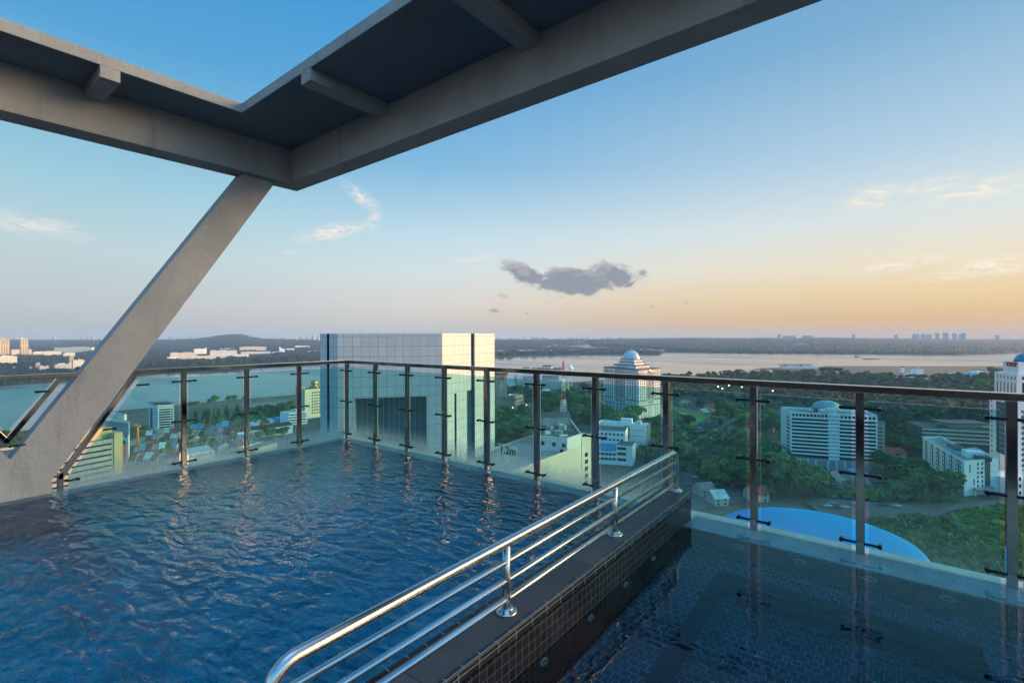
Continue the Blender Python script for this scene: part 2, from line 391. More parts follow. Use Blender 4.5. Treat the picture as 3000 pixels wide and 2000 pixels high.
# ------------------------------------------------------------------ the pools
GX, GY = -6.42, 4.12          # the two planes of the glass
WX0, WX1, WZ, WEND = -1.56, -1.31, 0.21, 4.02   # the dividing wall
PB = -2.2                     # where the pools end behind the camera
tag(MB().box((GX + 0.12, PB, -1.35), (WX0, GY - 0.14, -1.2)).build('pool_floor', M['mosaic_blue']), kind='structure')
fl = MB()
BX0, BX1, BY1 = -0.98, 0.36, 3.60
fl.box((BX0, -1.2, -0.95), (BX1, BY1, -0.80))
b1 = tag(fl.build('pool_floor', M['mosaic_navy']), kind='structure')
bn = MB()
bn.box((WX1, PB, -0.95), (BX0, GY - 0.26, -0.38)); bn.box((BX0, BY1, -0.95), (BX1, GY - 0.26, -0.38)); bn.box((BX1, PB, -0.95), (4.6, GY - 0.26, -0.38)); bn.box((BX0, PB, -0.95), (BX1, -1.2, -0.38))
tag(bn.build('pool_bench_floor', M['mosaic_navy']), kind='structure')
# pale tiled lip over which the water runs, all along the glass
weir = thing('pool_weir', 'pale tiled overflow lip running along the foot of the glass', 'pool edge', (0, 0, 0))
MB().box((GX - 0.15, PB, -3), (GX + 0.115, GY + 0.15, -0.055)).build('inner_wall', M['mosaic_blue'], weir); MB().box((GX + 0.116, GY - 0.135, -3), (WX0 + 0.05, GY + 0.149, -0.056)).build('inner_wall', M['mosaic_blue'], weir)
MB().box((WX0 + 0.051, GY - 0.255, -3), (4.59, GY + 0.148, -0.057)).build('inner_wall', M['mosaic_navy'], weir)
bevel(MB().box((GX - 0.155, PB, -0.055), (GX + 0.12, GY + 0.155, -0.015)).build('lip', M['mosaic_pale'], weir), 0.008)
bevel(MB().box((GX + 0.121, GY - 0.14, -0.055), (WX0 + 0.05, GY + 0.155, -0.016)).build('lip', M['mosaic_pale'], weir), 0.008)
bevel(MB().box((WX0 + 0.051, GY - 0.26, -0.056), (4.6, GY + 0.155, -0.017)).build('lip', M['mosaic_pale'], weir), 0.008)
for k, x in enumerate((-0.905, -0.522, -0.131, 0.245)):
    jb = MB(); jb.lathe((0, 0, 0), [(0.022, 0), (0.022, 0.006), (0.040, 0.010), (0.044, 0.004), (0.044, -0.002)], 20, 0)
    jb.lathe((0, 0, 0), [(0.0215, 0.001), (0.0001, 0.0012)], 12, 1)
    o = jb.build('water_jet', [M['jet'], M['dark_hole']], weir); o.rotation_euler = (math.pi / 2, 0, 0); o.location = (x, GY - 0.262, -0.16)
def water_sheet(name, x0, y0, x1, y1, z, m_, parts):
    """one sheet of water with long, low swells"""
    nx = int((x1 - x0) / parts); ny = int((y1 - y0) / parts); vs = []; fs = []
    for j in range(ny + 1):
        for i in range(nx + 1):
            vs.append((x0 + (x1 - x0) * i / nx, y0 + (y1 - y0) * j / ny, z))
    for j in range(ny):
        for i in range(nx):
            a = j * (nx + 1) + i; fs.append((a, a + 1, a + nx + 2, a + nx + 1))
    return tag(MB().add(vs, fs, 0, True).build(name, m_), kind='structure')
water_sheet('pool_water', GX - 0.03, PB, WX0, GY + 0.03, 0.0, M['water_rippled'], 0.5)
water_sheet('pool_water', WX1, PB, 4.6, GY + 0.03, -0.006, M['water_calm'], 0.5)
tag(MB().box((GX - 0.4, -7.0, -3), (5.0, PB, 0.12)).build('pool_deck', M['coping']), kind='structure')
ht_ = thing('reflection_wall', 'low dark wall added behind the unseen deck to darken the steel reflections', 'wall', (0, -6.8, 0))  # unseen wall, added to darken what the steel posts mirror
MB().box((-14, -0.2, -3), (14, 0.2, 1.7)).build('wall', mat('dark_backdrop', (0.05, 0.045, 0.042), 0.8, var=0.2, vscale=0.5), ht_)
MB().box((-14.05, -0.25, 1.7), (14.05, 0.25, 1.8)).build('coping', M['coping'], ht_)
# dividing wall
dw = thing('pool_wall', 'low dark stone topped wall with black mosaic sides between the two pools', 'pool wall', (0, 0, 0))
cop = MB().box((WX0 + 0.035, PB, -0.05), (WX1 - 0.035, WEND - 0.002, WZ)); cop.build('coping', M['coping'], dw)
wb = MB(); wb.box((WX0 + 0.003, PB, -1.4), (WX1 - 0.003, WEND - 0.003, WZ - 0.052)); wb.build('tiled_side', M['mosaic_black'], dw)
t1 = MB().box((WX1 - 0.035, PB, WZ - 0.05), (WX1, WEND, WZ + 0.004)).build('edge_trim', M['mosaic_trim'], dw); bevel(t1, 0.010, 3)
t1 = MB().box((WX0, PB, WZ - 0.05), (WX0 + 0.035, WEND, WZ + 0.004)).build('edge_trim', M['mosaic_trim'], dw); bevel(t1, 0.010, 3)
for y in (1.0, 1.44, 1.89, 2.34, 2.78, 3.22):
    jb = MB(); jb.lathe((0, 0, 0), [(0.015, 0), (0.015, 0.004), (0.026, 0.007), (0.029, 0.003), (0.029, -0.002)], 20, 0)
    jb.lathe((0, 0, 0), [(0.0145, 0.001), (0.0001, 0.0012)], 12, 1)
    o = jb.build('water_jet', [M['jet'], M['dark_hole']], dw); o.rotation_euler = (0, math.pi / 2, 0); o.location = (WX1 + 0.001, y, -0.075)
# ------------------------------------------------------------------ handrail on the wall
hr = thing('handrail', 'low satin steel handrail of four bars standing on the dividing wall', 'handrail', (-1.43, 2.4, WZ))
HX, HT = 0.0, 0.555 - WZ - 0.0225
y0, y1 = 0.66 - 2.4, 4.0 - 2.4
def bend(yc, sgn, r=0.085, n=8):
    return [(HX, yc + sgn * r * math.sin(q) - sgn * r, HT - r + r * math.cos(q)) for q in [math.pi / 2 * i / n for i in range(n + 1)]]
path = [(HX, y0, 0)] + bend(y0, -1)[::-1] + [(HX, y0 + 0.4, HT)] + [(HX, y1 - 0.3, HT)] + bend(y1, 1) + [(HX, y1, 0)]
MB().tube(path, 0.0225, 16).build('top_rail', M['steel_rail'], hr)
for k in range(3):
    zz = HT - 0.088 * (k + 1)
    MB().tube([(HX, y0, zz), (HX, y1, zz)], 0.0135, 12).build('bar', M['steel_rail'], hr)
def flange(y):
    return MB().lathe((HX, y, 0.0), [(0.052, 0.0), (0.052, 0.006), (0.046, 0.011), (0.034, 0.014), (0.030, 0.022), (0.0265, 0.024)], 24)
for y in (1.76 - 2.4, 2.88 - 2.4):
    p = MB().tube([(HX, y, 0), (HX, y, HT - 0.01)], 0.0185, 14).build('post', M['steel_rail'], hr); flange(y).build('base_flange', M['steel_rail'], p)
for y in (y0, y1): flange(y).build('base_flange', M['steel_rail'], hr)
# ------------------------------------------------------------------ glass balustrade
ba = thing('glass_balustrade', 'tinted glass balustrade with square steel posts along the pool edge', 'balustrade', (GX, GY, 0))
BO = Vector((GX, GY, 0))
RT = 1.15
def rel(b): b.v = [tuple(Vector(p) - BO) for p in b.v]; return b
posts_r = [-6.39 + 0.691 * k for k in range(9)] + [-0.19, 0.545, 1.28, 2.0, 2.72, 3.44, 4.16]
posts_l = [3.395, 2.71, 2.02]
def add_post(x, y, alongx, z0=-0.02):
    b = MB().box((x - 0.025, y - 0.025, z0), (x + 0.025, y + 0.025, RT - 0.045))
    o = rel(b).build('post', M['steel'], ba); bevel(o, 0.003, 2)
    for zc in (0.07, 0.54, 0.995):
        c = MB()
        for s in (-1, 1):
            if alongx: a, e = (x + s * 0.02, y - 0.03, zc), (x + s * 0.108, y - 0.03, zc)
            else: a, e = (x + 0.03, y + s * 0.02, zc), (x + 0.03, y + s * 0.108, zc)
            nrm_ = Vector((0, -1, 0)) if alongx else Vector((1, 0, 0))
            c.tube([Vector(a), Vector(e)], 0.0095, 8)
            c.tube([Vector(e) + nrm_ * -0.036, Vector(e) + nrm_ * 0.016], 0.0125, 10)
        rel(c).build('glass_clamp', M['clamp'], o)
for x in posts_r: add_post(x, GY, True)
for y in posts_l: add_post(GX, y, False)
def rail_box(a, b, w=0.06, h=0.045):
    a, b = Vector(a), Vector(b); d = (b - a).normalized(); n = Vector((-d.y, d.x, 0))
    vs = []
    for p in (a, b):
        for s, t in ((-1, -1), (1, -1), (1, 0), (-1, 0)): vs.append(p + n * s * w / 2 + Vector((0, 0, RT + t * h)))
    o = rel(MB().add(vs, [(0, 1, 5, 4), (1, 2, 6, 5), (2, 3, 7, 6), (3, 0, 4, 7), (0, 3, 2, 1), (4, 5, 6, 7)])).build('top_rail', M['steel'], ba)
    return bevel(o, 0.004, 2)
rail_box((GX - 0.03, GY, 0), (4.6, GY, 0)); 
def panel(poly3, nrm_, gm='glass'):
    """a pane: outline in world space, 10 mm thick"""
    n = Vector(nrm_) * 0.005; k = len(poly3); P = [Vector(p) for p in poly3]
    vs = [p + n for p in P] + [p - n for p in P]
    fs = [tuple(range(k)), tuple(range(2 * k - 1, k - 1, -1))]
    b = MB().add(vs, fs, 0); b.f += [(i, k + i, k + (i + 1) % k, (i + 1) % k) for i in range(k)]; b.mi += [1] * k; b.sm += [False] * k
    o = rel(b).build('glass_panel', [M[gm], M['glass_edge']], ba); return o
GT = 1.045; GG = 0.048
for a, b in zip(posts_r, posts_r[1:]):
    panel([(a + GG, GY, -0.012), (b - GG, GY, -0.012), (b - GG, GY, GT), (a + GG, GY, GT)], (0, -1, 0), 'glass' if a < -1.7 else 'glass_clear')
ys = [GY] + posts_l
for a, b in zip(ys, ys[1:]):
    panel([(GX, b + GG, -0.012), (GX, a - GG, -0.012), (GX, a - GG, GT), (GX, b + GG, GT)], (1, 0, 0))
# slanted frames beside the leaning concrete strut
def bar3(pts, w=0.045, d=0.05):
    b = MB()
    for p, q_ in zip(pts, pts[1:]):
        p, q_ = Vector((GX, *p)), Vector((GX, *q_)); t = (q_ - p).normalized(); s = Vector((1, 0, 0)).cross(t)
        p = p - t * w * 0.3; q_ = q_ + t * w * 0.3
        vs = [e + s * i * w / 2 + Vector((j * d / 2, 0, 0)) for e in (p, q_) for i, j in ((-1, -1), (1, -1), (1, 1), (-1, 1))]
        b.add(vs, [(0, 1, 2, 3), (7, 6, 5, 4), (0, 4, 5, 1), (1, 5, 6, 2), (2, 6, 7, 3), (3, 7, 4, 0)])
    return bevel(rel(b).build('slanted_frame', M['steel'], ba), 0.003, 2)
fa = xplane(397, 1097, GX); fb = xplane(176, 1397, GX); fc = xplane(176, 1434, GX)
fa = (fa[0], RT - 0.045)
bar3([fa, fb]); bar3([(fb[0], fb[1] + 0.03), (fc[0], -0.02)])
panel([(GX, fb[0] + 0.06, -0.012), (GX, posts_l[-1] - GG, -0.012), (GX, posts_l[-1] - GG, GT), (GX, fa[0] + 0.05, GT), (GX, fb[0] + 0.06, fb[1] + 0.0)], (1, 0, 0))
ra = xplane(398, 1085, GX)
rail_box((GX, fa[0] - 0.02, 0), (GX, GY, 0))
ga = xplane(176, 1104, GX); gb = xplane(19, 1293, GX); ga = (ga[0], RT - 0.045); gc = (2 * gb[0] - ga[0], ga[1])
bar3([ga, gb]); bar3([gb, gc])
rail_box((GX, -1.8, 0), (GX, xplane(213, 1093, GX)[0] + 0.05, 0))
panel([(GX, gb[0], gb[1] + 0.09), (GX, ga[0] - 0.07, GT), (GX, gc[0] + 0.07, GT)], (1, 0, 0))
for y, z, s in [(ga[0] - 0.07, 0.985, -1), (gb[0] + 0.12, 0.50, -1), (fa[0] - 0.0, 0.985, 1), (fb[0] + 0.03, 0.09, 1), ((fa[0] + fb[0]) / 2 + 0.02, 0.55, 1)]:
    cl = MB(); cl.tube([(GX + 0.03, y, z), (GX + 0.03, y + s * 0.10, z)], 0.0095, 8); cl.tube([(GX - 0.006, y + s * 0.10, z), (GX + 0.046, y + s * 0.10, z)], 0.0125, 10)
    rel(cl).build('glass_clamp', M['clamp'], ba)
# depth mark on a square of film stuck to the glass
def text_mesh(name, body, size, extrude=0.0, bold=0.0):
    cu = bpy.data.curves.new(name, 'FONT'); cu.body = body; cu.size = size; cu.extrude = extrude; cu.offset = bold; cu.align_x = 'CENTER'; cu.align_y = 'CENTER'
    o = bpy.data.objects.new(name, cu); COL.objects.link(o)
    me = bpy.data.meshes.new_from_object(o, depsgraph=bpy.context.evaluated_depsgraph_get()); bpy.data.objects.remove(o); bpy.data.curves.remove(cu)
    me.name = name; return me
film = bpy.data.materials.new('clear_film'); film.use_nodes = True; q = G(film.node_tree); q.n.clear()
o_ = q.new('ShaderNodeOutputMaterial'); tr_ = q.new('ShaderNodeBsdfTransparent'); df_ = q.new('ShaderNodeBsdfTranslucent'); df_.inputs[0].default_value = (0.7, 0.7, 0.66, 1); ms_ = q.new('ShaderNodeMixShader'); ms_.inputs[0].default_value = 0.18
q.l.new(tr_.outputs[0], ms_.inputs[1]); q.l.new(df_.outputs[0], ms_.inputs[2]); q.l.new(ms_.outputs[0], o_.inputs[0])
M['film'] = film; M['letter'] = mat('dark_lettering', (0.03, 0.03, 0.03), 0.6)
def yplane(px, py, Y):
    u, v = un(px, py); d = Y / (sa * u + ca); return (ca * u * d - sa * d, EZ - v * d)
sx0, sz0 = yplane(1459, 1330, GY); sx1, sz1 = yplane(1519, 1304, GY)
sz1 = yplane(1459, 1296, GY)[1]
ds = thing('depth_sign', 'small clear sticker reading 1.2m on the glass', 'depth sign', ((sx0 + sx1) / 2, GY - 0.008, (sz0 + sz1) / 2))
w_, h_ = sx1 - sx0, sz1 - sz0
MB().box((-w_ / 2, -0.0006, -h_ / 2), (w_ / 2, 0.0004, h_ / 2)).build('film', M['film'], ds)
me = text_mesh('lettering', '1.2m', 0.115, 0.0003, 0.0024); me.materials.append(M['letter'])
o = inst('lettering', me, ds, (0, -0.0015, -0.005)); o.rotation_euler = (math.pi / 2, 0, 0)
# ------------------------------------------------------------------ concrete canopy overhead
cn_ = thing('concrete_canopy', 'grey rough concrete canopy frame on a leaning strut over the pool', 'canopy', (-6.4, 0.8, 0))
CO = Vector((-6.4, 0.8, 0))
def crel(b): b.v = [tuple(Vector(p) - CO) for p in b.v]; return b
ZB, ZS, ZT = 3.54, 3.98, 4.09
XI, XO, YI, YO = -6.28, -6.585, 3.215, 3.46
FXI, FYI = -5.665, 2.35
R1, L1 = 7.0, -6.0
bevel(crel(MB().prism([(XI, L1), (XI, YI), (XO, YO), (XO, L1)], ZB, ZS)).build('beam', M['concrete'], cn_), 0.006)
bevel(crel(MB().prism([(XI, YI), (R1, YI + 0.09), (R1, YO + 0.09), (XO, YO)], ZB, ZS)).build('beam', M['concrete'], cn_), 0.006)
sl_ = MB()
sl_.prism([(FXI, L1), (FXI, FYI), (R1, FYI), (R1, YO + 0.09), (XO, YO), (XO, L1)], ZS, ZT)
so_ = bevel(crel(sl_).build('roof_slab', [M['concrete'], mat('shaded_soffit', (0.17, 0.185, 0.205), 0.9, var=0.12, vscale=0.8, bump=0.3, bscale=60, bdist=0.004)], cn_), 0.008)  # soffit's darker, bluer colour stands in for the shade under the slab
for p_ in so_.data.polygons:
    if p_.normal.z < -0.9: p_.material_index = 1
for y in (1.205, -0.75, -2.7):
    bevel(crel(MB().box((XI, y - 0.075, ZS - 0.108), (FXI - 0.003, y + 0.075, ZS + 0.02))).build('rib', M['concrete'], cn_), 0.005)
for x in (-4.31, -2.36, -0.41, 1.54, 3.49):
    bevel(crel(MB().box((x - 0.085, FYI + 0.003, ZS - 0.108), (x + 0.085, YI + 0.05, ZS + 0.02))).build('rib', M['concrete'], cn_), 0.005)
SX0, SX1 = -6.575, -6.385
a1 = xplane(809, 537, SX1); a2 = xplane(709, 508, SX1); n1 = xplane(29, 1346, SX1); b_1 = xplane(153, 1404, SX1); b_2 = xplane(153, 1443, SX1)
ym = n1[0]; sz_n = n1[1]
half = [(a1[0], ZB), (b_1[0], b_1[1]), (b_2[0], -0.3)]
out_ = [(a2[0], ZB)] + half and [(a2[0], ZB), (a1[0], ZB), (b_1[0], b_1[1]), (b_1[0], -0.3)]
mir = [(2 * ym - y, z) for y, z in reversed(out_)]
poly = [n1] + out_ + mir
k = len(poly)
vs = [(SX1, y, z) for y, z in poly] + [(SX0, y, z) for y, z in poly]
sb = MB().add(vs, [tuple(range(k - 1, -1, -1)), tuple(range(k, 2 * k))] + [(i, (i + 1) % k, k + (i + 1) % k, k + i) for i in range(k)])
bevel(crel(sb).build('strut', M['concrete'], cn_), 0.008)
# ------------------------------------------------------------------ land and water
GZ = -100.0
M['ground'] = mat('city_ground', (0.075, 0.085, 0.06), 0.95, var=0.35, vscale=0.03)
M['asphalt'] = mat('asphalt', (0.10, 0.105, 0.11), 0.9, var=0.2, vscale=0.2)
M['grass_field'] = mat('mown_grass', (0.12, 0.27, 0.05), 0.95, var=0.3, vscale=0.05)
M['wild_grass'] = mat('wild_grass', (0.085, 0.165, 0.020), 0.95, var=0.4, vscale=0.12, bump=0.8, bscale=0.8, bdist=0.6)
M['scrub_grass'] = mat('scrub_grass', (0.105, 0.12, 0.055), 0.95, var=0.4, vscale=0.03)
M['mudflat'] = mat('reclaimed_mudflat', (0.16, 0.135, 0.095), 0.95, var=0.3, vscale=0.012)
M['sand'] = mat('pale_sand', (0.27, 0.235, 0.18), 0.95, var=0.35, vscale=0.03)
M['beach'] = mat('tidal_beach', (0.125, 0.10, 0.075), 0.9, var=0.25, vscale=0.02)
M['white_line'] = mat('road_paint', (0.6, 0.6, 0.58), 0.8)
def sea_mat():
    m_ = bpy.data.materials.new('strait_water'); m_.use_nodes = True; q = G(m_.node_tree); b = q.n['Principled BSDF']
    vec = q.new('ShaderNodeTexCoord').outputs['Object']
    b.inputs['Base Color'].default_value = (0.08, 0.125, 0.15, 1); b.inputs['Roughness'].default_value = 0.12; b.inputs['IOR'].default_value = 1.33
    v = q.mapping(vec, rot=(0, 0, YAW), scale=(0.25, 1.0, 1))
    band = q.smooth(q.noise(q.mapping(vec, rot=(0, 0, YAW + 0.2), scale=(0.0012, 0.007, 1)), 1.0, 4, 0.55, 0.6), 0.35, 0.7)
    q.l.new(q.m('MULTIPLY_ADD', band, 0.16, 0.07), b.inputs['Roughness'])
    h = q.m('ADD', q.noise(v, 0.35, 3, 0.6), q.m('MULTIPLY', q.noise(v, 0.05, 2, 0.5), 2.0))
    n = q.new('ShaderNodeBump'); q.l.new(h, n.inputs['Height']); n.inputs['Distance'].default_value = 0.5
    q.l.new(q.m('MULTIPLY_ADD', band, 0.14, 0.05), n.inputs['Strength']); q.l.new(n.outputs[0], b.inputs['Normal'])
    return m_
M['sea'] = sea_mat()
R_ = 10800
tag(MB().add([(R_ * math.cos(2 * math.pi * k / 48), R_ * math.sin(2 * math.pi * k / 48), GZ) for k in range(48)], [tuple(range(48))]).build('ground', M['ground'], uv=False), kind='structure')
def sheet(name, pix, m_, z, kind='structure', base=GZ):
    pts = [gp(x, y, base) for x, y in pix]
    A = sum(pts[i][0] * pts[(i + 1) % len(pts)][1] - pts[(i + 1) % len(pts)][0] * pts[i][1] for i in range(len(pts)))
    if A < 0: pts = pts[::-1]
    return tag(MB().add([(x, y, z) for x, y in pts], [tuple(range(len(pts)))]).build(name, m_, uv=False), kind=kind)
near_shore = [(-420, 1420), (0, 1292), (150, 1232), (320, 1206), (435, 1195), (550, 1184), (727, 1168), (868, 1156), (1000, 1146), (1250, 1134), (1448, 1126), (1690, 1119), (1765, 1113), (1900, 1106), (1990, 1102), (2100, 1098),
              (2195, 1092), (2290, 1088), (2400, 1076), (2420, 1072), (2600, 1072.5), (2940, 1072.5), (3400, 1073)]
far_shore = [(-420, 1160), (0, 1134), (150, 1122), (395, 1106), (480, 1096), (560, 1091), (700, 1086), (760, 1079), (1000, 1066), (1200, 1056), (1400, 1050), (1451, 1047), (1471, 1043.5), (1570, 1041), (1934, 1038), (1946, 1032.5), (2046, 1032), (2200, 1033.5), (2600, 1038), (2800, 1039.3), (2945, 1036), (3000, 1033.5), (3400, 1033)]
sheet('strait_water', near_shore + far_shore[::-1], M['sea'], GZ + 0.35)
inlet = [(1580, 1020.5), (1631, 1013.5), (1692, 1009.5), (1720, 1006.5), (1767, 1007), (1730, 1013), (1822, 1018), (1903, 1020.5), (1961, 1025), (2053, 1030), (1930, 1032), (1852, 1026.5), (1808, 1023.5), (1740, 1025), (1689, 1021.8), (1638, 1021)]
sheet('inlet_water', inlet, M['sea'], GZ + 0.3)
sheet('inlet_water', [(2890, 1001.5), (3000, 1001), (3100, 1001), (3100, 1005), (3000, 1005), (2960, 1006.5)], M['sea'], GZ + 0.3)
sheet('mudflat', [(280, 1260), (420, 1250), (600, 1232), (760, 1210), (880, 1190), (900, 1155), (868, 1157), (727, 1169), (550, 1185), (435, 1196), (320, 1207), (150, 1233)], M['mudflat'], GZ + 0.5)
sheet('grass_field', [(520, 1236), (660, 1218), (760, 1204), (700, 1190), (560, 1196), (510, 1205)], M['scrub_grass'], GZ + 0.8)
sheet('sand_patch', [(700, 1186), (780, 1178), (850, 1170), (860, 1186), (800, 1196), (740, 1200)], M['sand'], GZ + 0.75)
sheet('beach', [(2400, 1077), (2420, 1073), (2600, 1073.3), (2940, 1073.2), (3400, 1073.7), (3400, 1100), (2400, 1100)], M['beach'], GZ + 0.6)
sheet('sandbar', [(2192, 1084), (2230, 1078.5), (2300, 1077.2), (2420, 1076.5), (2470, 1079), (2470, 1086), (2380, 1085), (2300, 1084), (2250, 1083.6)], M['beach'], GZ + 0.6)
sheet('sandbar', [(-300, 1165), (0, 1134.5), (150, 1122.5), (250, 1116), (500, 1101), (470, 1092), (395, 1100), (150, 1113), (0, 1122), (-300, 1150)], M['sand'], GZ + 0.6)
sheet('grass_field', [(1930, 1246), (1990, 1250), (2040, 1248), (2075, 1222), (2088, 1212), (2010, 1199), (1925, 1186)], M['grass_field'], GZ + 0.5)
sheet('grass_field', [(1690, 1162), (1780, 1175), (1780, 1200), (1720, 1205), (1690, 1185)], M['grass_field'], GZ + 0.5)
sheet('wild_grass', [(2780, 1500), (2900, 1482), (3300, 1470), (3300, 1700), (2950, 1680), (2840, 1600)], M['wild_grass'], GZ + 0.5)
sheet('road', [(1925, 1240), (1985, 1249), (2080, 1263), (2190, 1285), (2275, 1297), (2310, 1304), (2300, 1312), (2180, 1300), (2060, 1278), (1970, 1262), (1925, 1252)], M['asphalt'], GZ + 0.7)
sheet('road', [(1925, 1189), (2000, 1201), (2085, 1211), (2083, 1216), (1990, 1207), (1925, 1195)], M['asphalt'], GZ + 0.7)
sheet('car_park', [(2050, 1236), (2105, 1224), (2115, 1250), (2060, 1252)], M['asphalt'], GZ + 0.7)
sheet('car_park', [(2570, 1350), (2720, 1372), (2720, 1392), (2560, 1382)], M['asphalt'], GZ + 0.7)
sheet('car_park', [(2360, 1475), (2420, 1462), (2640, 1480), (2740, 1500), (2640, 1540), (2440, 1530)], M['asphalt'], GZ + 0.7)
sheet('road', [(2700, 1512), (2780, 1487), (2900, 1470), (3100, 1462), (3100, 1478), (2900, 1484), (2790, 1500), (2730, 1520)], M['asphalt'], GZ + 0.9)
sheet('road', [(330, 1420), (560, 1345), (760, 1298), (900, 1275), (1000, 1262), (1000, 1275), (900, 1292), (760, 1322), (560, 1382), (350, 1470)], M['asphalt'], GZ + 0.7)
sheet('car_park', [(2000, 1380), (2160, 1410), (2180, 1470), (2020, 1500)], M['asphalt'], GZ + 0.7)
for k in range(16):
    pass
# ---- far wooded shore and hills, one piece of terrain with a tree-top surface
def interp(tab, x):
    for (a, ya), (b, yb) in zip(tab, tab[1:]):
        if a <= x <= b: return ya + (yb - ya) * (x - a) / (b - a)
    return tab[0][1] if x < tab[0][0] else tab[-1][1]
skyline = [(-420, 995), (0, 995), (300, 995), (500, 994), (575, 992), (610, 987), (632, 983), (662, 980.5), (675, 979), (690, 979.6), (700, 978.4), (718, 980), (735, 986), (770, 991), (850, 993), (960, 994.5), (1200, 995), (1450, 995), (1700, 994), (1850, 992.5), (1990, 990.5), (2030, 989.5), (2100, 991), (2200, 990.5), (2240, 989.3), (2300, 991), (2420, 988.8), (2600, 991.5), (2750, 993), (2900, 995), (3400, 995)]
def inpoly(x, y, P):
    c = False
    for i in range(len(P)):
        (x1, y1), (x2, y2) = P[i], P[i - 1]
        if (y1 > y) != (y2 > y) and x < (x2 - x1) * (y - y1) / (y2 - y1) + x1: c = not c
    return c
clear = [(-20, 1060, 60, 1071), (0, 1074, 120, 1086), (150, 1058, 290, 1090), (30, 1028, 240, 1044), (490, 1040, 660, 1058), (640, 1034, 800, 1050)]
def far_terrain():
    cols = list(range(-420, 3421, 5)); nr = 92; vs = []; fs = []; idx = {}
    rnd = random.Random(3)
    for i, px in enumerate(cols):
        ys = interp(far_shore, px); d0 = dep_of(ys, GZ, px) * 1.002; d1 = 10400.0
        for j in range(nr + 1):
            t = j / nr; d = d0 * (d1 / d0) ** t
            yp = HY - ROLL * (px - 1500) + (EZ - GZ) / d * FPX
            zr = zt(px, interp(skyline, px), 7200) + 2
            s_ = min(1, max(0, (d - 2600) / 4600)); s_ = s_ * s_ * (3 - 2 * s_)
            P = wxy((px - 1500) / FPX * d, d)
            rr = noise.noise(Vector((P[0] / 900, P[1] / 900, 0)))
            can = 11 + 5 * noise.noise(Vector((P[0] / 60, P[1] / 60, 3))) + rnd.uniform(-3.5, 3.5)
            h = can + (zr - GZ - 12) * s_ + rr * 10 * min(1, max(0, (d - 2000) / 2500)) * (1 - s_)
            if d > 7300: h = max(h - (d - 7300) * 0.02, 5)
            if j == 0: h = 0.5
            if j == 1: h *= 0.7
            if inpoly(px, yp, inlet): h = -2
            if 1450 < px < 1960 and 1031 < yp < 1042 : h = min(h, can)
            if any(a <= px <= c and b <= yp <= e for a, b, c, e in clear): h = min(h, 3)
            vs.append((P[0], P[1], GZ + h))
    n = nr + 1
    for i in range(len(cols) - 1):
        for j in range(nr):
            fs.append((i * n + j, (i + 1) * n + j, (i + 1) * n + j + 1, i * n + j + 1))
    return MB().add(vs, fs, 0, False)
M['far_forest'] = mat('far_forest', (0.008, 0.022, 0.016), 0.95, var=0.5, vscale=0.010)
tag(far_terrain().build('far_forest', M['far_forest'], uv=False), 'dark wooded land across the strait', None, None, 'stuff')
# ------------------------------------------------------------------ buildings
M['white_wall'] = mat('white_wall', (0.62, 0.62, 0.60), 0.8, var=0.06, vscale=0.1, streak=0.12)
M['clean_white'] = mat('clean_white', (0.82, 0.83, 0.82), 0.75, var=0.05, vscale=0.1, streak=0.06)
M['cream_wall'] = mat('cream_wall', (0.62, 0.55, 0.44), 0.8, var=0.08, vscale=0.1, streak=0.15)
M['yellow_wall'] = mat('yellow_wall', (0.46, 0.38, 0.20), 0.8, var=0.08, vscale=0.15, streak=0.2)
M['dirty_white'] = mat('stained_white', (0.35, 0.36, 0.36), 0.85, var=0.15, vscale=0.3, streak=0.75)
M['grey_wall'] = mat('grey_wall', (0.32, 0.33, 0.33), 0.85, var=0.1, vscale=0.1, streak=0.2)
M['dark_grey'] = mat('dark_grey', (0.09, 0.095, 0.10), 0.85, var=0.2, vscale=0.2)
M['roof_flat'] = mat('flat_roof', (0.10, 0.105, 0.105), 0.9, var=0.35, vscale=0.15)
M['roof_pale'] = mat('pale_flat_roof', (0.26, 0.28, 0.28), 0.9, var=0.35, vscale=0.1)
M['stone'] = mat('tan_stone', (0.36, 0.30, 0.21), 0.9, var=0.18, vscale=0.25, streak=0.3)
M['stone_dark'] = mat('dark_stone', (0.15, 0.13, 0.10), 0.9, var=0.2, vscale=0.3)
M['pink_wall'] = mat('pink_wall', (0.74, 0.71, 0.70), 0.8, var=0.06, vscale=0.1, streak=0.08)
M['win'] = mat('window_glass', (0.012, 0.018, 0.022), 0.12, spec=0.7)
M['win_blue'] = mat('blue_window_glass', (0.035, 0.10, 0.13), 0.12, spec=0.8)
M['red_roof'] = mat('red_tile_roof', (0.23, 0.052, 0.04), 0.85, var=0.3, vscale=0.3, objvar=0.25)
M['brown_roof'] = mat('brown_tile_roof', (0.085, 0.050, 0.040), 0.9, var=0.35, vscale=0.3, objvar=0.3)
M['blue_roof'] = mat('blue_sheet_roof', (0.06, 0.24, 0.40), 0.5, var=0.2, vscale=0.2, objvar=0.25)
M['teal_roof'] = mat('teal_sheet_roof', (0.36, 0.52, 0.52), 0.6, var=0.2, vscale=0.2, objvar=0.2)
M['grey_roof'] = mat('grey_sheet_roof', (0.20, 0.20, 0.20), 0.8, var=0.3, vscale=0.3, objvar=0.3)
M['pink_roof'] = mat('pink_sheet_roof', (0.34, 0.17, 0.17), 0.8, var=0.2, vscale=0.3)
M['orange'] = mat('orange_paint', (0.62, 0.24, 0.03), 0.6, var=0.15, vscale=1.0)
M['red_paint'] = mat('red_paint', (0.45, 0.04, 0.025), 0.6)
M['gold'] = mat('gold_dome', (0.65, 0.42, 0.10), 0.3, 0.8)
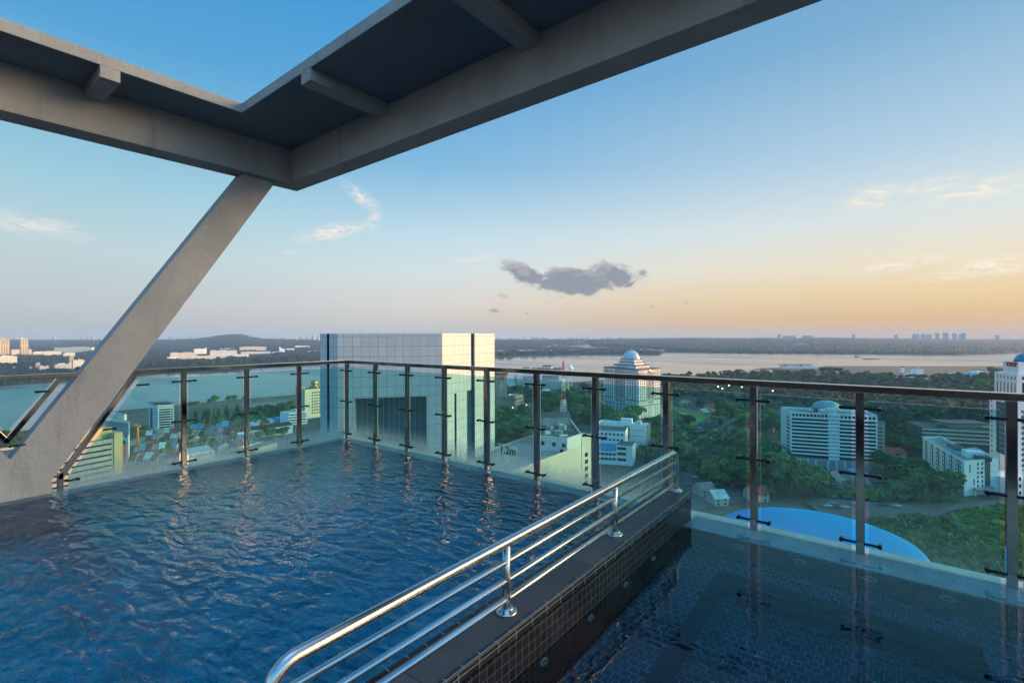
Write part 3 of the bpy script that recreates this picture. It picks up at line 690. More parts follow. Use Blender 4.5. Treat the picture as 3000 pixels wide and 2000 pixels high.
M['maroon'] = mat('maroon_wall', (0.20, 0.045, 0.04), 0.8, var=0.15, vscale=0.3)
M['lamp'] = bpy.data.materials.new('lamp_glow'); M['lamp'].use_nodes = True
_b = M['lamp'].node_tree.nodes['Principled BSDF']; _b.inputs['Emission Color'].default_value = (1, 0.83, 0.55, 1); _b.inputs['Emission Strength'].default_value = 8.0

def inset(poly, d):
    n = len(poly); out = []
    A = sum(poly[i][0] * poly[(i + 1) % n][1] - poly[(i + 1) % n][0] * poly[i][1] for i in range(n))
    sg = 1 if A > 0 else -1
    for i in range(n):
        p0, p, p2 = Vector(poly[i - 1]), Vector(poly[i]), Vector(poly[(i + 1) % n])
        a = (p - p0).normalized(); b = (p2 - p).normalized()
        na = Vector((-a.y, a.x)) * sg; nb_ = Vector((-b.y, b.x)) * sg
        m_ = (na + nb_); k = 1 + na.dot(nb_)
        out.append(tuple(p + m_ * (d / max(k, 0.25))))
    return out
def centre(poly): return (sum(p[0] for p in poly) / len(poly), sum(p[1] for p in poly) / len(poly))
class Bld:
    """a building: footprint in world metres, base and eaves heights; parts hang from one Empty at its base"""
    def __init__(s, name, label, cat, poly, z0, z1, wall, roof=None, par=0.9, parw=0.3, group=None, uvless=True):
        n = len(poly); A = sum(poly[i][0] * poly[(i + 1) % n][1] - poly[(i + 1) % n][0] * poly[i][1] for i in range(n))
        s.poly = poly if A > 0 else poly[::-1]
        s.c = centre(poly); s.z0 = z0; s.z1 = z1
        s.root = thing(name, label, cat, (*s.c, z0), 0, group); s.w = []
        lp = s.loc(s.poly); H = z1 - z0; b = MB()
        if roof is None: b.prism(lp, 0, H)
        else:
            ip = inset(lp, parw); k = len(lp)
            b.prism(lp, 0, H, cap=False)
            b.add([(x, y, H) for x, y in lp] + [(x, y, H) for x, y in ip], [(i, (i + 1) % k, k + (i + 1) % k, k + i) for i in range(k)])
            b.add([(x, y, H - par) for x, y in ip] + [(x, y, H) for x, y in ip], [((i + 1) % k, i, k + i, k + (i + 1) % k) for i in range(k)])
        b.build('wall', wall, s.root, uv=False)
        if roof is not None: MB().add([(x, y, H - par) for x, y in inset(lp, parw)], [tuple(range(len(lp)))]).build('roof', roof, s.root, uv=False)
    def loc(s, poly): return [(x - s.c[0], y - s.c[1]) for x, y in poly]
    def L(s, p, z): return (p[0] - s.c[0], p[1] - s.c[1], z - s.z0)
    def face(s, a, b):
        a, b = Vector(a), Vector(b); d = (b - a); ln = d.length; d /= ln
        return a, d, ln, Vector((d.y, -d.x))          # outward normal when a is on the left seen from outside
    def band(s, a, b, u0, u1, za, zb, m_, depth=0.12, name='window_band', proud=0.06):
        a, d, ln, n = s.face(a, b); p0 = a + d * u0 * ln; p1 = a + d * u1 * ln
        vs = []
        for p in (p0, p1):
            for off in (proud, proud - depth):
                q_ = p + n * off
                for z in (za, zb): vs.append(s.L(q_, z))
        fs = [(0, 4, 5, 1), (2, 3, 7, 6), (1, 5, 7, 3), (0, 2, 6, 4), (0, 1, 3, 2), (4, 6, 7, 5)]
        return MB().add(vs, fs).build(name, m_, s.root, uv=False)
    def windows(s, a, b, us, zs, w, h, m_, proud=0.05, sill=True):
        a, d, ln, n = s.face(a, b); ang = math.atan2(d.y, d.x)
        key = MB().box((-w / 2, -proud, -h / 2), (w / 2, 0.1, h / 2))
        if sill: key.box((-w / 2 - 0.1, -proud - 0.14, -h / 2 - 0.14), (w / 2 + 0.1, 0.05, -h / 2), 1)
        me = key.mesh('window', [m_, M['white_wall']], uv=False)
        for z in zs:
            for u in us:
                p = a + d * (u * ln if u <= 1 else u); s.w.append((me, s.L(p, z), ang))
    def done(s, limit=100):
        s.w.sort(key=lambda t: -t[1][2])
        for me, l, ang in s.w[:limit]: inst('window', me, s.root, l, ang)
        if len(s.w) > limit:
            vs = []; fs = []; mi = []
            for me, l, ang in s.w[limit:]:
                T = Matrix.Translation(l) @ Matrix.Rotation(ang, 4, 'Z'); o = len(vs)
                vs += [tuple(T @ v.co) for v in me.vertices]
                for p in me.polygons: fs.append(tuple(o + i for i in p.vertices)); mi.append(p.material_index)
            m2 = bpy.data.meshes.new('window_rows'); m2.from_pydata(vs, [], fs); me = s.w[0][0]
            for k in me.materials: m2.materials.append(k)
            m2.polygons.foreach_set('material_index', mi); m2.update()
            tag(inst('window_rows', m2, s.root), kind='stuff')
        return s
    def boxat(s, u, v, w, d, z, h, m_, name='roof_unit', ang=0.0, top=None):
        """a box standing at bilinear (u,v) inside the first four corners"""
        P = [Vector(p) for p in s.poly[:4]]; p = P[0].lerp(P[1], u).lerp(P[3].lerp(P[2], u), v)
        e = (P[1] - P[0]); a = math.atan2(e.y, e.x) + ang
        b = MB().box((-w / 2, -d / 2, 0), (w / 2, d / 2, h))
        return b.build(name, m_, s.root, uv=False, loc=s.L(p, z), rz=a)
def fr(n, a=0.06, b=0.94): return [a + (b - a) * (k + 0.5) / n for k in range(n)]
def quad(l, n, r):
    """footprint from three visible corners (left, near, right), each (px, depth)"""
    L_, N_, R2 = (Vector(pd(*p)) for p in (l, n, r)); return [tuple(L_), tuple(N_), tuple(R2), tuple(L_ + R2 - N_)]

# tall tile-clad tower with a deep recess in its face
def tower():
    D = 170.0
    f = lambda px, k: pd(px, D * k)
    ztop = zt(1290, 976.0, D * 1.02)
    A0, A1, A2, A3 = f(938, 1.0), f(958, 0.985), f(965, 0.985), f(990, 0.972)
    B = f(1296, 1.02); C_ = f(1381, 1.13); E_ = f(1391, 1.13); F_ = f(1449, 1.215)
    back1 = f(1400, 1.42); back0 = f(960, 1.38)
    m_ = bpy.data.materials.new('tile_panel'); m_.use_nodes = True; q = G(m_.node_tree); b = q.n['Principled BSDF']
    vec = q.new('ShaderNodeTexCoord').outputs['UV']
    br = q.new('ShaderNodeTexBrick'); q.put(br.inputs['Vector'], vec); br.offset = 0.0
    br.inputs['Color1'].default_value = (0.52, 0.51, 0.51, 1); br.inputs['Color2'].default_value = (0.57, 0.56, 0.56, 1); br.inputs['Mortar'].default_value = (0.03, 0.03, 0.035, 1)
    br.inputs['Scale'].default_value = 1; br.inputs['Mortar Size'].default_value = 0.042; br.inputs['Brick Width'].default_value = 2.85; br.inputs['Row Height'].default_value = 3.5
    fine = q.new('ShaderNodeTexBrick'); q.put(fine.inputs['Vector'], vec); fine.offset = 0.0
    for i_, c_ in (('Color1', (1, 1, 1, 1)), ('Color2', (0.95, 0.95, 0.95, 1)), ('Mortar', (0.86, 0.86, 0.86, 1))): fine.inputs[i_].default_value = c_
    fine.inputs['Scale'].default_value = 1; fine.inputs['Mortar Size'].default_value = 0.012; fine.inputs['Brick Width'].default_value = 0.285; fine.inputs['Row Height'].default_value = 3.5
    st = q.smooth(q.noise(q.mapping(vec, scale=(1.2, 0.05, 1)), 1.0, 4, 0.6), 0.45, 0.8)
    c = q.mix(1.0, br.outputs['Color'], fine.outputs['Color'], 'MULTIPLY'); c = q.mix(q.m('MULTIPLY', st, 0.12), c, (0.3, 0.3, 0.32))
    q.l.new(c, b.inputs['Base Color']); b.inputs['Roughness'].default_value = 0.28; b.inputs['Specular IOR Level'].default_value = 0.5
    q.l.new(q.bump(q.noise(vec, 0.5, 2, 0.5), 0.1, 0.1), b.inputs['Normal'])
    M['tile_panel'] = m_
    root = thing('office_tower', 'tall blank office tower clad in pale square tiles right beyond the glass', 'tower', (*pd(1180, D * 1.15), GZ))
    O = Vector(root.location)
    def P(p, z): return Vector((p[0], p[1], z)) - O
    def wallstrip(pts, z0, z1, name, m, b=None):
        mb = MB()
        for p, r in zip(pts, pts[1:]): mb.add([P(p, z0), P(r, z0), P(r, z1), P(p, z1)], [(0, 1, 2, 3)])
        return mb.build(name, m, root)
    lerp = lambda p, r, t: (p[0] + (r[0] - p[0]) * t, p[1] + (r[1] - p[1]) * t)
    # recess in the broad face
    u0, u1 = (1037 - 990) / (1296 - 990.0), (1248 - 990) / (1296 - 990.0)
    R0, R1_ = lerp(A3, B, u0), lerp(A3, B, u1); zrec = zt(1150, 1163, D)
    nin = Vector((-(B[1] - A3[1]), B[0] - A3[0])).normalized() * 7.0
    r0 = (R0[0] + nin.x, R0[1] + nin.y); r1 = (R1_[0] + nin.x, R1_[1] + nin.y)
    mid = lerp(R1_, B, 0.0)
    body = MB()
    def quadv(p, r, z0, z1): body.add([P(p, z0), P(r, z0), P(r, z1), P(p, z1)], [(0, 1, 2, 3)])
    quadv(A0, A1, GZ, ztop); quadv(A2, A3, GZ, ztop)
    quadv(A3, R0, GZ, zrec); quadv(R1_, B, GZ, zrec); quadv(A3, B, zrec, ztop)
    quadv(R0, r0, GZ, zrec); quadv(r1, R1_, GZ, zrec)
    body.add([P(R0, zrec), P(R1_, zrec), P(r1, zrec), P(r0, zrec)], [(0, 3, 2, 1)])
    # lit flank with slots
    s0, s1, s2 = lerp(B, C_, (1329 - 1296) / 85.0), lerp(B, C_, (1335 - 1296) / 85.0), lerp(B, C_, (1366 - 1296) / 85.0)
    zs1 = zt(1330, 1153, D * 1.06); zs2 = zt(1370, 1146, D * 1.1)
    quadv(B, s0, GZ, zs1); quadv(s1, s2, GZ, zs1); quadv(B, s2, zs1, ztop); quadv(s2, C_, zs2, ztop)
    quadv(E_, F_, GZ, ztop); quadv(F_, back1, GZ, ztop); quadv(back1, back0, GZ, ztop); quadv(back0, A0, GZ, ztop)
    body.build('wall', m_, root)
    wallstrip([A1, lerp(A1, back0, 0.06), A2], GZ, ztop - 0.2, 'dark_slot', M['win_blue'])
    inn = lambda p: lerp(p, centre([A0, B, F_, back1, back0]), 0.16)
    wallstrip([C_, inn(C_), inn(E_), E_], GZ, ztop - 0.2, 'dark_slot', M['win_blue'])
    ci = lambda p, r: ((p[0] + r[0]) / 2 + nin.x * .2 - 0, (p[1] + r[1]) / 2 + nin.y * .2)
    wallstrip([s0, ci(s0, s1), s1], GZ, zs1, 'dark_slot', M['win_blue']); wallstrip([s2, ci(s2, C_), C_], GZ, zs2, 'dark_slot', M['win_blue'])
    # recessed curtain wall with vertical mullions
    wallstrip([r0, r1], GZ, zrec, 'curtain_wall', M['win_blue'])
    mu = MB(); dv = Vector((r1[0] - r0[0], r1[1] - r0[1])); ln = dv.length; dv /= ln; nn = Vector((dv.y, -dv.x))
    for k in range(1, 13):
        p = Vector(r0) + dv * ln * k / 13; a = P(p, GZ)
        mu.add([a + Vector((*(dv * i * 0.09 + nn * j), z)) for z in (0, zrec - GZ - 0.05) for i, j in ((-1, 0.02), (1, 0.02), (1, 0.28), (-1, 0.28))], [(0, 1, 5, 4), (1, 2, 6, 5), (2, 3, 7, 6), (3, 0, 4, 7)])
    tag(mu.build('mullion', M['grey_wall'], root, uv=False), kind=None)
    MB().add([P(p, ztop - 0.05) for p in (A0, A1, A2, A3, B, C_, E_, F_, back1, back0)], [tuple(range(10))]).build('roof', M['roof_pale'], root, uv=False)
tower()
def Dp(px, py): return (EZ - GZ) / un(px, py)[1]
def backed(a, b, depth):
    """rectangle behind the front line a-b (left, right as seen)"""
    A, B = Vector(a), Vector(b); d = (B - A).normalized(); n = Vector((-d.y, d.x)) * depth
    return [a, b, tuple(B + n), tuple(A + n)]
# ---- domed tower
n_, l_, r_ = (1872, 589.0), (1769, 645.0), (1934, 616.0)
poly = quad(l_, n_, r_); Lc, Nc, Rc = poly[0], poly[1], poly[2]
zy = lambda y: zt(1872, y, 589.0)
bd = Bld('domed_tower', 'stepped pale government tower with a ribbed blue dome on top', 'tower', poly, GZ, zy(1082.6), M['pink_wall'], M['roof_flat'])
C0 = bd.c
def scaled(f): return [(C0[0] + (x - C0[0]) * f, C0[1] + (y - C0[1]) * f) for x, y in poly]
def ring(f, za, zb, m_, name): return MB().prism(bd.loc(scaled(f)), za - GZ, zb - GZ).build(name, m_, bd.root, uv=False)
dC = 618.0
zc = lambda y: zt(1850, y, dC)
ring(0.63, zy(1082.6) - 1, zc(1069.5), M['pink_wall'], 'upper_storey'); ring(0.44, zc(1069.5), zc(1061), M['pink_wall'], 'upper_storey'); ring(0.385, zc(1061), zc(1053), M['pink_wall'], 'upper_storey')
for f, y in ((1.02, 1083), (1.02, 1094.5), (1.015, 1175.5), (1.02, 1190)): ring(f, zy(y) - 0.6, zy(y) + 0.35, M['dark_grey'], 'cornice')
for f, y in ((0.655, 1069.3), (0.46, 1061), (0.405, 1053)): ring(f, zc(y) - 0.45, zc(y) + 0.4, M['dark_grey'], 'cornice')
dm = bpy.data.materials.new('ribbed_dome'); dm.use_nodes = True; q = G(dm.node_tree); b = q.n['Principled BSDF']
br = q.new('ShaderNodeTexBrick'); q.put(br.inputs['Vector'], q.new('ShaderNodeTexCoord').outputs['UV']); br.inputs['Scale'].default_value = 1; br.offset = 0.5
br.inputs['Color1'].default_value = (0.16, 0.34, 0.48, 1); br.inputs['Color2'].default_value = (0.24, 0.42, 0.54, 1); br.inputs['Mortar'].default_value = (0.60, 0.62, 0.64, 1); br.inputs['Mortar Size'].default_value = 0.16; br.inputs['Brick Width'].default_value = 1.0; br.inputs['Row Height'].default_value = 2.2
q.l.new(br.outputs['Color'], b.inputs['Base Color']); b.inputs['Roughness'].default_value = 0.3
rd = 10.9; zb_ = zc(1052.6) - GZ; ht = zc(1026.5) - zc(1052.6)
db = MB(); ns = 40; nr = 12; vs = []; uvs = []
for j in range(nr + 1):
    t = math.pi / 2 * j / nr
    for i in range(ns + 1): vs.append((rd * math.cos(t) * math.cos(2 * math.pi * i / ns), rd * math.cos(t) * math.sin(2 * math.pi * i / ns), zb_ + ht * math.sin(t))); uvs.append((i * 28 / ns, j * 14 / nr))
fs = [(j * (ns + 1) + i, j * (ns + 1) + i + 1, (j + 1) * (ns + 1) + i + 1, (j + 1) * (ns + 1) + i) for j in range(nr) for i in range(ns)]
me = bpy.data.meshes.new('dome'); me.from_pydata(vs, [], fs); me.materials.append(dm); ul = me.uv_layers.new()
for p in me.polygons:
    p.use_smooth = True
    for li in p.loop_indices: ul.data[li].uv = uvs[me.loops[li].vertex_index]
inst('dome', me, bd.root)
MB().tube([(0, 0, zb_ + ht), (0, 0, zb_ + ht + 3.2)], 0.25, 6).build('finial', M['gold'], bd.root, uv=False)
rows = [zy(1101 + 8.0 * k) for k in range(10)]
lu = [0.07, 0.135, 0.20, 0.265, 0.69, 0.76, 0.83, 0.90]
bd.windows(Lc, Nc, lu, rows, 2.1, 2.1, M['win'], sill=False)
ru = [0.07, 0.165, 0.26, 0.76, 0.85, 0.94]
bd.windows(Nc, Rc, ru, rows, 2.0, 2.1, M['win'], sill=False)
bd.windows(Lc, Nc, fr(8, 0.04, 0.30)[::2] + fr(9, 0.33, 0.62) + fr(10, 0.66, 0.96)[::2], [zy(1088.6)], 0.9, 3.0, M['win'], sill=False)
bd.windows(Nc, Rc, fr(5, 0.04, 0.3) + fr(6, 0.36, 0.68) + fr(5, 0.72, 0.96), [zy(1088.6)], 0.7, 3.0, M['win'], sill=False)
bd.windows(Lc, Nc, [0.07, 0.135, 0.20, 0.265, 0.72, 0.80, 0.88] + fr(9, 0.33, 0.62), [zy(1182.5)], 1.4, 2.6, M['win'], sill=False)
bd.windows(Nc, Rc, [0.09, 0.19, 0.29, 0.80, 0.9] + fr(6, 0.38, 0.68), [zy(1182.5)], 1.2, 2.6, M['win'], sill=False)
for u in fr(8, 0.325, 0.625): bd.band(Lc, Nc, u - 0.011, u + 0.011, zy(1173), zy(1097), M['win'])
for u in fr(6, 0.33, 0.70): bd.band(Nc, Rc, u - 0.018, u + 0.018, zy(1173), zy(1097), M['win'])
for u in fr(9, 0.05, 0.95): bd.band(Lc, Nc, u - 0.028, u + 0.028, zy(1226), zy(1193), M['grey_wall'], name='lower_bay')
for u in (0.12, 0.24, 0.32, 0.45, 0.55, 0.75, 0.88): bd.band(Nc, Rc, u - 0.02, u + 0.02, zy(1226), zy(1193), M['stone'], name='lower_bay')
sp = scaled(0.63)
bd.windows(sp[1], sp[2], fr(6, 0.1, 0.85), [zc(1075)], 1.2, 1.8, M['win'], sill=False)
bd.windows(sp[0], sp[1], fr(7, 0.15, 0.62), [zc(1075)], 1.2, 1.6, M['win_blue'], sill=False)
em = MB().lathe((0, 0, 0), [(0.01, 0.2), (2.2, 0.2), (2.4, 0.0)], 14, 0); 
a_, d_, ln_, nn_ = bd.face(Nc, Rc); o = em.build('gold_emblem', M['gold'], bd.root, uv=False); o.location = bd.L(a_ + d_ * ln_ * 0.5 + nn_ * 0.1, zy(1088.5)); o.rotation_euler = (math.pi / 2, 0, math.atan2(d_.y, d_.x))
bd.done()
# ---- striped office block
dR = 350.0; dL = dR * 1.056
Pl, Pr, Pc = pd(2316, dL), pd(2570, dR), pd(2302, dL * 1.035)
bk = backed(Pl, Pr, 26)
so = Bld('striped_office', 'white office slab with dark horizontal window bands and a half dome on its roof', 'office building', [Pc, Pl, Pr, bk[2], (bk[3][0] - 3, bk[3][1])], GZ + 13, zt(2570, 1216.5, dR), M['clean_white'], M['roof_pale'], par=1.5)
zr = lambda y: zt(2570, y, dR)
for k in range(11):
    zc_ = zr(1238.5 + 11.0 * k)
    so.band(Pl, Pr, 0.012, 0.447, zc_ - 0.85, zc_ + 0.65, M['win']); so.band(Pl, Pr, 0.578, 0.985, zc_ - 0.85, zc_ + 0.65, M['win'])
    so.band(Pc, Pl, 0.15, 0.8, zc_ - 0.7, zc_ + 0.6, M['win'])
    for u0, u1 in ((0.006, 0.449), (0.576, 0.99)): so.band(Pl, Pr, u0, u1, zc_ + 0.68, zc_ + 1.8, M['clean_white'], 0.5, 'ledge', 0.4)
so.band(Pl, Pr, 0.452, 0.573, zr(1358), zr(1218.5), M['clean_white'], 0.5, 'stair_core', 0.4)
so.windows(Pl, Pr, [0.468, 0.497, 0.527, 0.557], [zr(1226 + 11.0 * k) for k in range(12)], 1.1, 0.6, M['win'], 0.46, sill=False)
so.windows(Pl, Pr, fr(10, 0.012, 0.445) + fr(9, 0.58, 0.985), [zr(1226.2)], 1.7, 1.9, M['win'], 0.09, sill=False)
so.band(Pl, Pr, -0.01, 1.004, zr(1233.2), zr(1231), M['clean_white'], 0.5, 'cornice', 0.45)
pl2 = backed(pd(2300, dL * 0.995), pd(2572, dR * 0.992), 30)
po = MB().prism(so.loc(pl2), -13, zr(1356) - GZ - 13).build('podium', M['grey_wall'], so.root, uv=False)
for u in (0.0, 0.075, 0.165, 0.25, 0.335, 0.47, 0.56, 0.65, 0.83, 0.99): so.band(pl2[0], pl2[1], u, u + 0.012, GZ, zr(1356), M['clean_white'], 0.4, 'pilaster', 0.3)
for y in (1366, 1377): so.band(pl2[0], pl2[1], 0.0, 1.0, zr(y) - 0.2, zr(y) + 0.2, M['grey_wall'], 0.3, 'louvre_line', 0.2)
hx = pd(2421, dR * 1.075)
hd = MB(); H0 = zr(1217) - GZ - 13
hd.lathe((hx[0] - so.c[0], hx[1] - so.c[1], H0), [(9.4, 0.0), (9.4, 2.6), (9.0, 4.0), (7.6, 5.6), (5.4, 6.7), (2.6, 7.35), (0.01, 7.5)], 28)
hd.build('half_dome', M['teal_roof'], so.root, uv=False)
so.boxat(0.62, 0.5, 13, 6, zr(1217), 3.2, M['white_wall']); so.boxat(0.83, 0.4, 9, 5, zr(1217), 2.4, M['white_wall']); so.boxat(0.48, 0.35, 6, 4, zr(1217), 2.6, M['win_blue']); so.boxat(0.3, 0.3, 5, 3, zr(1218), 1.6, M['clean_white'])
so.done()
w1 = Bld('balcony_block', 'narrow grey flats with stacked balconies behind the striped office slab', 'apartment block', backed(pd(2562, 392), pd(2592, 388), 18), GZ, zt(2592, 1243, 388), M['grey_wall'], M['roof_flat'])
for k in range(9): w1.band(w1.poly[0], w1.poly[1], 0.2, 0.75, zt(2592, 1255 + 11 * k, 388) - 0.5, zt(2592, 1255 + 11 * k, 388) + 0.5, M['win'])
# ---- white L-shaped hotel
dn = 304.0
hl, hn, hr_ = pd(2704, dn * 1.234), pd(2824, dn), pd(2923, dn * 1.02)
bkv = (Vector(hl) - Vector(hn)); 
in1 = tuple(Vector(hr_) + bkv * 0.42); in2 = tuple(Vector(hl) + (Vector(hr_) - Vector(hn)) * 0.62)
ho = Bld('white_hotel', 'white seven storey hotel with dark window strips and a roof well', 'hotel', [hl, hn, hr_, in1, tuple(Vector(hn) + (Vector(hr_) - Vector(hn)) * 0.62 + bkv * 0.42), in2], GZ, zt(2824, 1349, dn), M['clean_white'], M['roof_pale'], par=1.4)
zn = lambda y: zt(2824, y, dn)
rws = [zn(1362 + 12.8 * k) for k in range(7)]
ho.windows(hl, hn, [0.06, 0.16, 0.215, 0.30, 0.37, 0.45, 0.53, 0.61, 0.685, 0.77, 0.84, 0.93], rws, 1.9, 1.7, M['win'], sill=False)
for u in (0.105, 0.262, 0.415, 0.57, 0.73, 0.89): ho.band(hl, hn, u - 0.012, u + 0.012, GZ + 3, zn(1356), M['win'])
for u in (0.03, 0.19, 0.335, 0.49, 0.65, 0.81, 0.975): ho.band(hl, hn, u - 0.006, u + 0.006, GZ + 3, zn(1352), M['clean_white'], 0.9, 'fin', 0.8)
ho.windows(hn, hr_, [0.40, 0.53], rws, 1.2, 1.6, M['win'], sill=False)
ho.band(hn, hr_, 0.60, 0.765, GZ + 4, zn(1354), M['dark_grey'])
for y in (1371, 1388, 1405, 1422): ho.band(hn, hr_, 0.78, 0.99, zn(y) - 0.12, zn(y) + 0.12, M['grey_wall'], name='joint')
for u, y0_, y1_ in ((0.15, 1361, 1385), (0.27, 1405, 1424), (0.47, 1382, 1394)): ho.band(hn, hr_, u, u + 0.03, zn(y1_), zn(y0_), M['maroon'], name='sign_strip')
ho.boxat(0.78, 0.5, 9, 9, zn(1349) - 1.4, 4.2, M['clean_white']); ho.boxat(0.92, 0.6, 8, 7, zn(1349) - 1.4, 2.6, M['dark_grey']); ho.boxat(0.3, 0.5, 16, 7, zn(1349) - 1.4, 1.6, M['roof_flat'])
cp = ho.boxat(1.02, 0.55, 16, 12, GZ + 4.2, 0.7, M['roof_pale'], 'porch_roof')
for k in range(3): ho.boxat(1.06, 0.25 + 0.3 * k, 0.6, 0.6, GZ, 4.2, M['white_wall'], 'porch_column')
ho.done()
# ---- low terraced office behind the hotel
dt_ = 400.0
to_ = Bld('terraced_office', 'low grey office with long flat terraces behind the white hotel', 'office building', backed(pd(2700, 412), pd(2905, 396), 34), GZ, zt(2800, 1258, dt_), M['stone_dark'], M['roof_flat'])
for k in range(4): to_.band(to_.poly[0], to_.poly[1], 0.0, 1.0, zt(2800, 1266 + 11.5 * k, 398) - 0.4, zt(2800, 1266 + 11.5 * k, 398) + 1.0, M['white_wall'], 0.6, 'terrace_band', 0.7)
pbx = backed(pd(2785, 416), pd(2905, 412), 16)
MB().prism(to_.loc(pbx), zt(2800, 1262, dt_) - GZ, zt(2800, 1243, 412) - GZ).build('penthouse', M['white_wall'], to_.root, uv=False)
MB().prism(to_.loc(backed(pd(2776, 413), pd(2908, 409), 20)), zt(2800, 1243, 412) - GZ, zt(2800, 1240, 412) - GZ).build('penthouse_roof', M['dark_grey'], to_.root, uv=False)
# ---- tall tower at the right edge
tl, tn, tr_ = pd(2899, 352), pd(2976, 322), pd(3190, 330)
kt = Bld('sign_tower', 'tall mauve grey tower with a blue barrel roof and red rooftop lettering', 'tower', quad((2899, 352), (2976, 322), (3190, 330)), GZ, zt(2899, 1147, 352), M['pink_wall'], M['roof_flat'])
zk = lambda y: zt(2976, y, 322)
up = inset(kt.poly, 2.2); zu = zt(2910, 1088.5, 350)
MB().prism(kt.loc(up), zt(2899, 1147, 352) - GZ - 0.5, zu - GZ).build('upper_storey', M['pink_wall'], kt.root, uv=False)
pp = inset(kt.poly, 6.0); zp = zt(2930, 1058, 345)
MB().prism(kt.loc(pp), zu - GZ, zp - GZ).build('penthouse', M['pink_wall'], kt.root, uv=False)
kc = kt.loc(pp); K0, K1, K2, K3 = (Vector(p) for p in kc[:4])
bl = MB(); nseg = 10; Lm = (K0 + K1) / 2; Rm = (K2 + K3) / 2
A_ = (K1 - K0) / 2; rb = A_.length; bh = zt(2960, 1033, 340) - zp
st_ = [(0.10, 0.25), (0.13, 0.62), (0.18, 0.86), (0.26, 1.0), (1.0, 1.0)]
vs = []
for t, s_ in st_:
    c_ = Lm.lerp(Rm, t)
    for i in range(nseg + 1):
        a = math.pi * i / nseg; p = c_ - A_ * math.cos(a) * (0.9 * s_ + 0.1 * (s_ > 0.9)); vs.append((p.x, p.y, zp - GZ + bh * math.sin(a) * s_))
fs = [(j * (nseg + 1) + i, j * (nseg + 1) + i + 1, (j + 1) * (nseg + 1) + i + 1, (j + 1) * (nseg + 1) + i) for j in range(len(st_) - 1) for i in range(nseg)] + [tuple(range(nseg + 1))]
M['barrel_blue'] = mat('blue_barrel', (0.03, 0.16, 0.30), 0.35, var=0.15, vscale=0.2)
bl.add(vs, fs, 0, True).build('barrel_roof', M['barrel_blue'], kt.root, uv=False)
me = text_mesh('red_lettering', 'KWSP', 4.6, 0.15, 0.05); me.materials.append(M['red_paint'])
pA, pB = Vector(pp[0]), Vector(pp[1]); 
pl3 = [Vector(p) for p in kt.poly]
fa_, fb_ = Vector(pd(2949, 341)), Vector(pd(2985, 331)); dirv = (pB - pA).normalized(); nv = Vector((dirv.y, -dirv.x))
ctr = pA.lerp(pB, 0.62) + nv * 0.4
# letters stand on the penthouse edge facing the pool
o = inst('red_lettering', me, kt.root, kt.L(ctr, zt(2968, 1067.5, 335))); o.rotation_euler = (math.pi / 2, 0, math.atan2(dirv.y, dirv.x))
rz_ = [zk(1206 + 15.8 * k) for k in range(12)]
kt.windows(tn, tr_, fr(16, 0.06, 0.95)[::1], rz_, 1.9, 1.7, M['win'], sill=False)
kt.windows(tl, tn, [0.09], [zk(1190 + 15.8 * k) for k in range(15)], 1.3, 1.8, M['win'], sill=False)
kt.band(tl, tn, 0.30, 0.86, zk(1345), zk(1186), M['win_blue'], 0.5, 'curved_glazing', 0.5)
for k in range(9): kt.band(tl, tn, 0.30, 0.86, zk(1200 + 16 * k) - 0.1, zk(1200 + 16 * k) + 0.1, M['grey_wall'], 0.3, 'glazing_bar', 0.62)
kt.windows(up[0], up[1], [0.14, 0.30, 0.46, 0.62, 0.78, 0.93], [zt(2940, 1103, 340)], 1.2, 2.0, M['win'], sill=False)
kt.windows(up[0], up[1], [0.14, 0.30, 0.46, 0.62, 0.78, 0.93], [zt(2940, 1136, 340)], 1.1, 9.0, M['win'], sill=False)
kt.windows(up[1], up[2], fr(9, 0.05, 0.9), [zt(2990, 1109, 322)], 2.0, 2.2, M['win'], sill=False); kt.windows(up[1], up[2], fr(9, 0.05, 0.9), [zt(2990, 1138, 322)], 2.0, 7.0, M['win'], sill=False)
MB().prism(kt.loc(backed(pd(2975, 300), pd(3190, 305), 22)), 0, zk(1378) - GZ).build('podium', M['pink_wall'], kt.root, uv=False)
for k in range(3): kt.windows(backed(pd(2975, 300), pd(3190, 305), 22)[0], pd(3190, 305), fr(12, 0.02, 0.9), [GZ + 3 + 4.4 * k], 1.6, 2.2, M['win'], sill=False)
kt.done()
# ---- cream building with the radio mast
n2 = Vector((23.5, 31.3)).normalized(); Nn = Vector((22.75, 200.3)); vL = Vector((-13.9, 7.7)).normalized()
cw = lambda v: wxy(v[0], v[1])
P1_ = Vector((2.8, 173.7)) + n2 * -20
cr_poly = [cw(P1_ + vL * 26), cw(P1_), cw(Vector((30.1, 210)) + n2 * 8), cw(Vector((30.1, 210)) + n2 * 8 + vL * 30)]
cb = Bld('cream_building', 'stained cream block with a cluttered roof and parapet below the glass', 'building', cr_poly, GZ, zt(1682, 1311, 205), M['cream_wall'], M['roof_pale'], par=1.2)
ub = [pd(1560, 208), pd(1661, 200.3), pd(1703, 210), pd(1668, 252), pd(1576, 245)]
zub = zt(1661, 1283, 200.3)
lo = cb.loc(ub); ip = inset(lo, 0.35); H_ = zub - GZ; h0 = zt(1682, 1311, 205) - GZ - 2; k5 = len(lo)
ubm = MB().prism(lo, h0, H_, cap=False)
ubm.add([(x, y, H_) for x, y in lo] + [(x, y, H_) for x, y in ip], [(i, (i + 1) % k5, k5 + (i + 1) % k5, k5 + i) for i in range(k5)])
ubm.add([(x, y, H_ - 0.8) for x, y in ip] + [(x, y, H_) for x, y in ip], [((i + 1) % k5, i, k5 + i, k5 + (i + 1) % k5) for i in range(k5)])
ubm.build('upper_block', M['white_wall'], cb.root, uv=False)
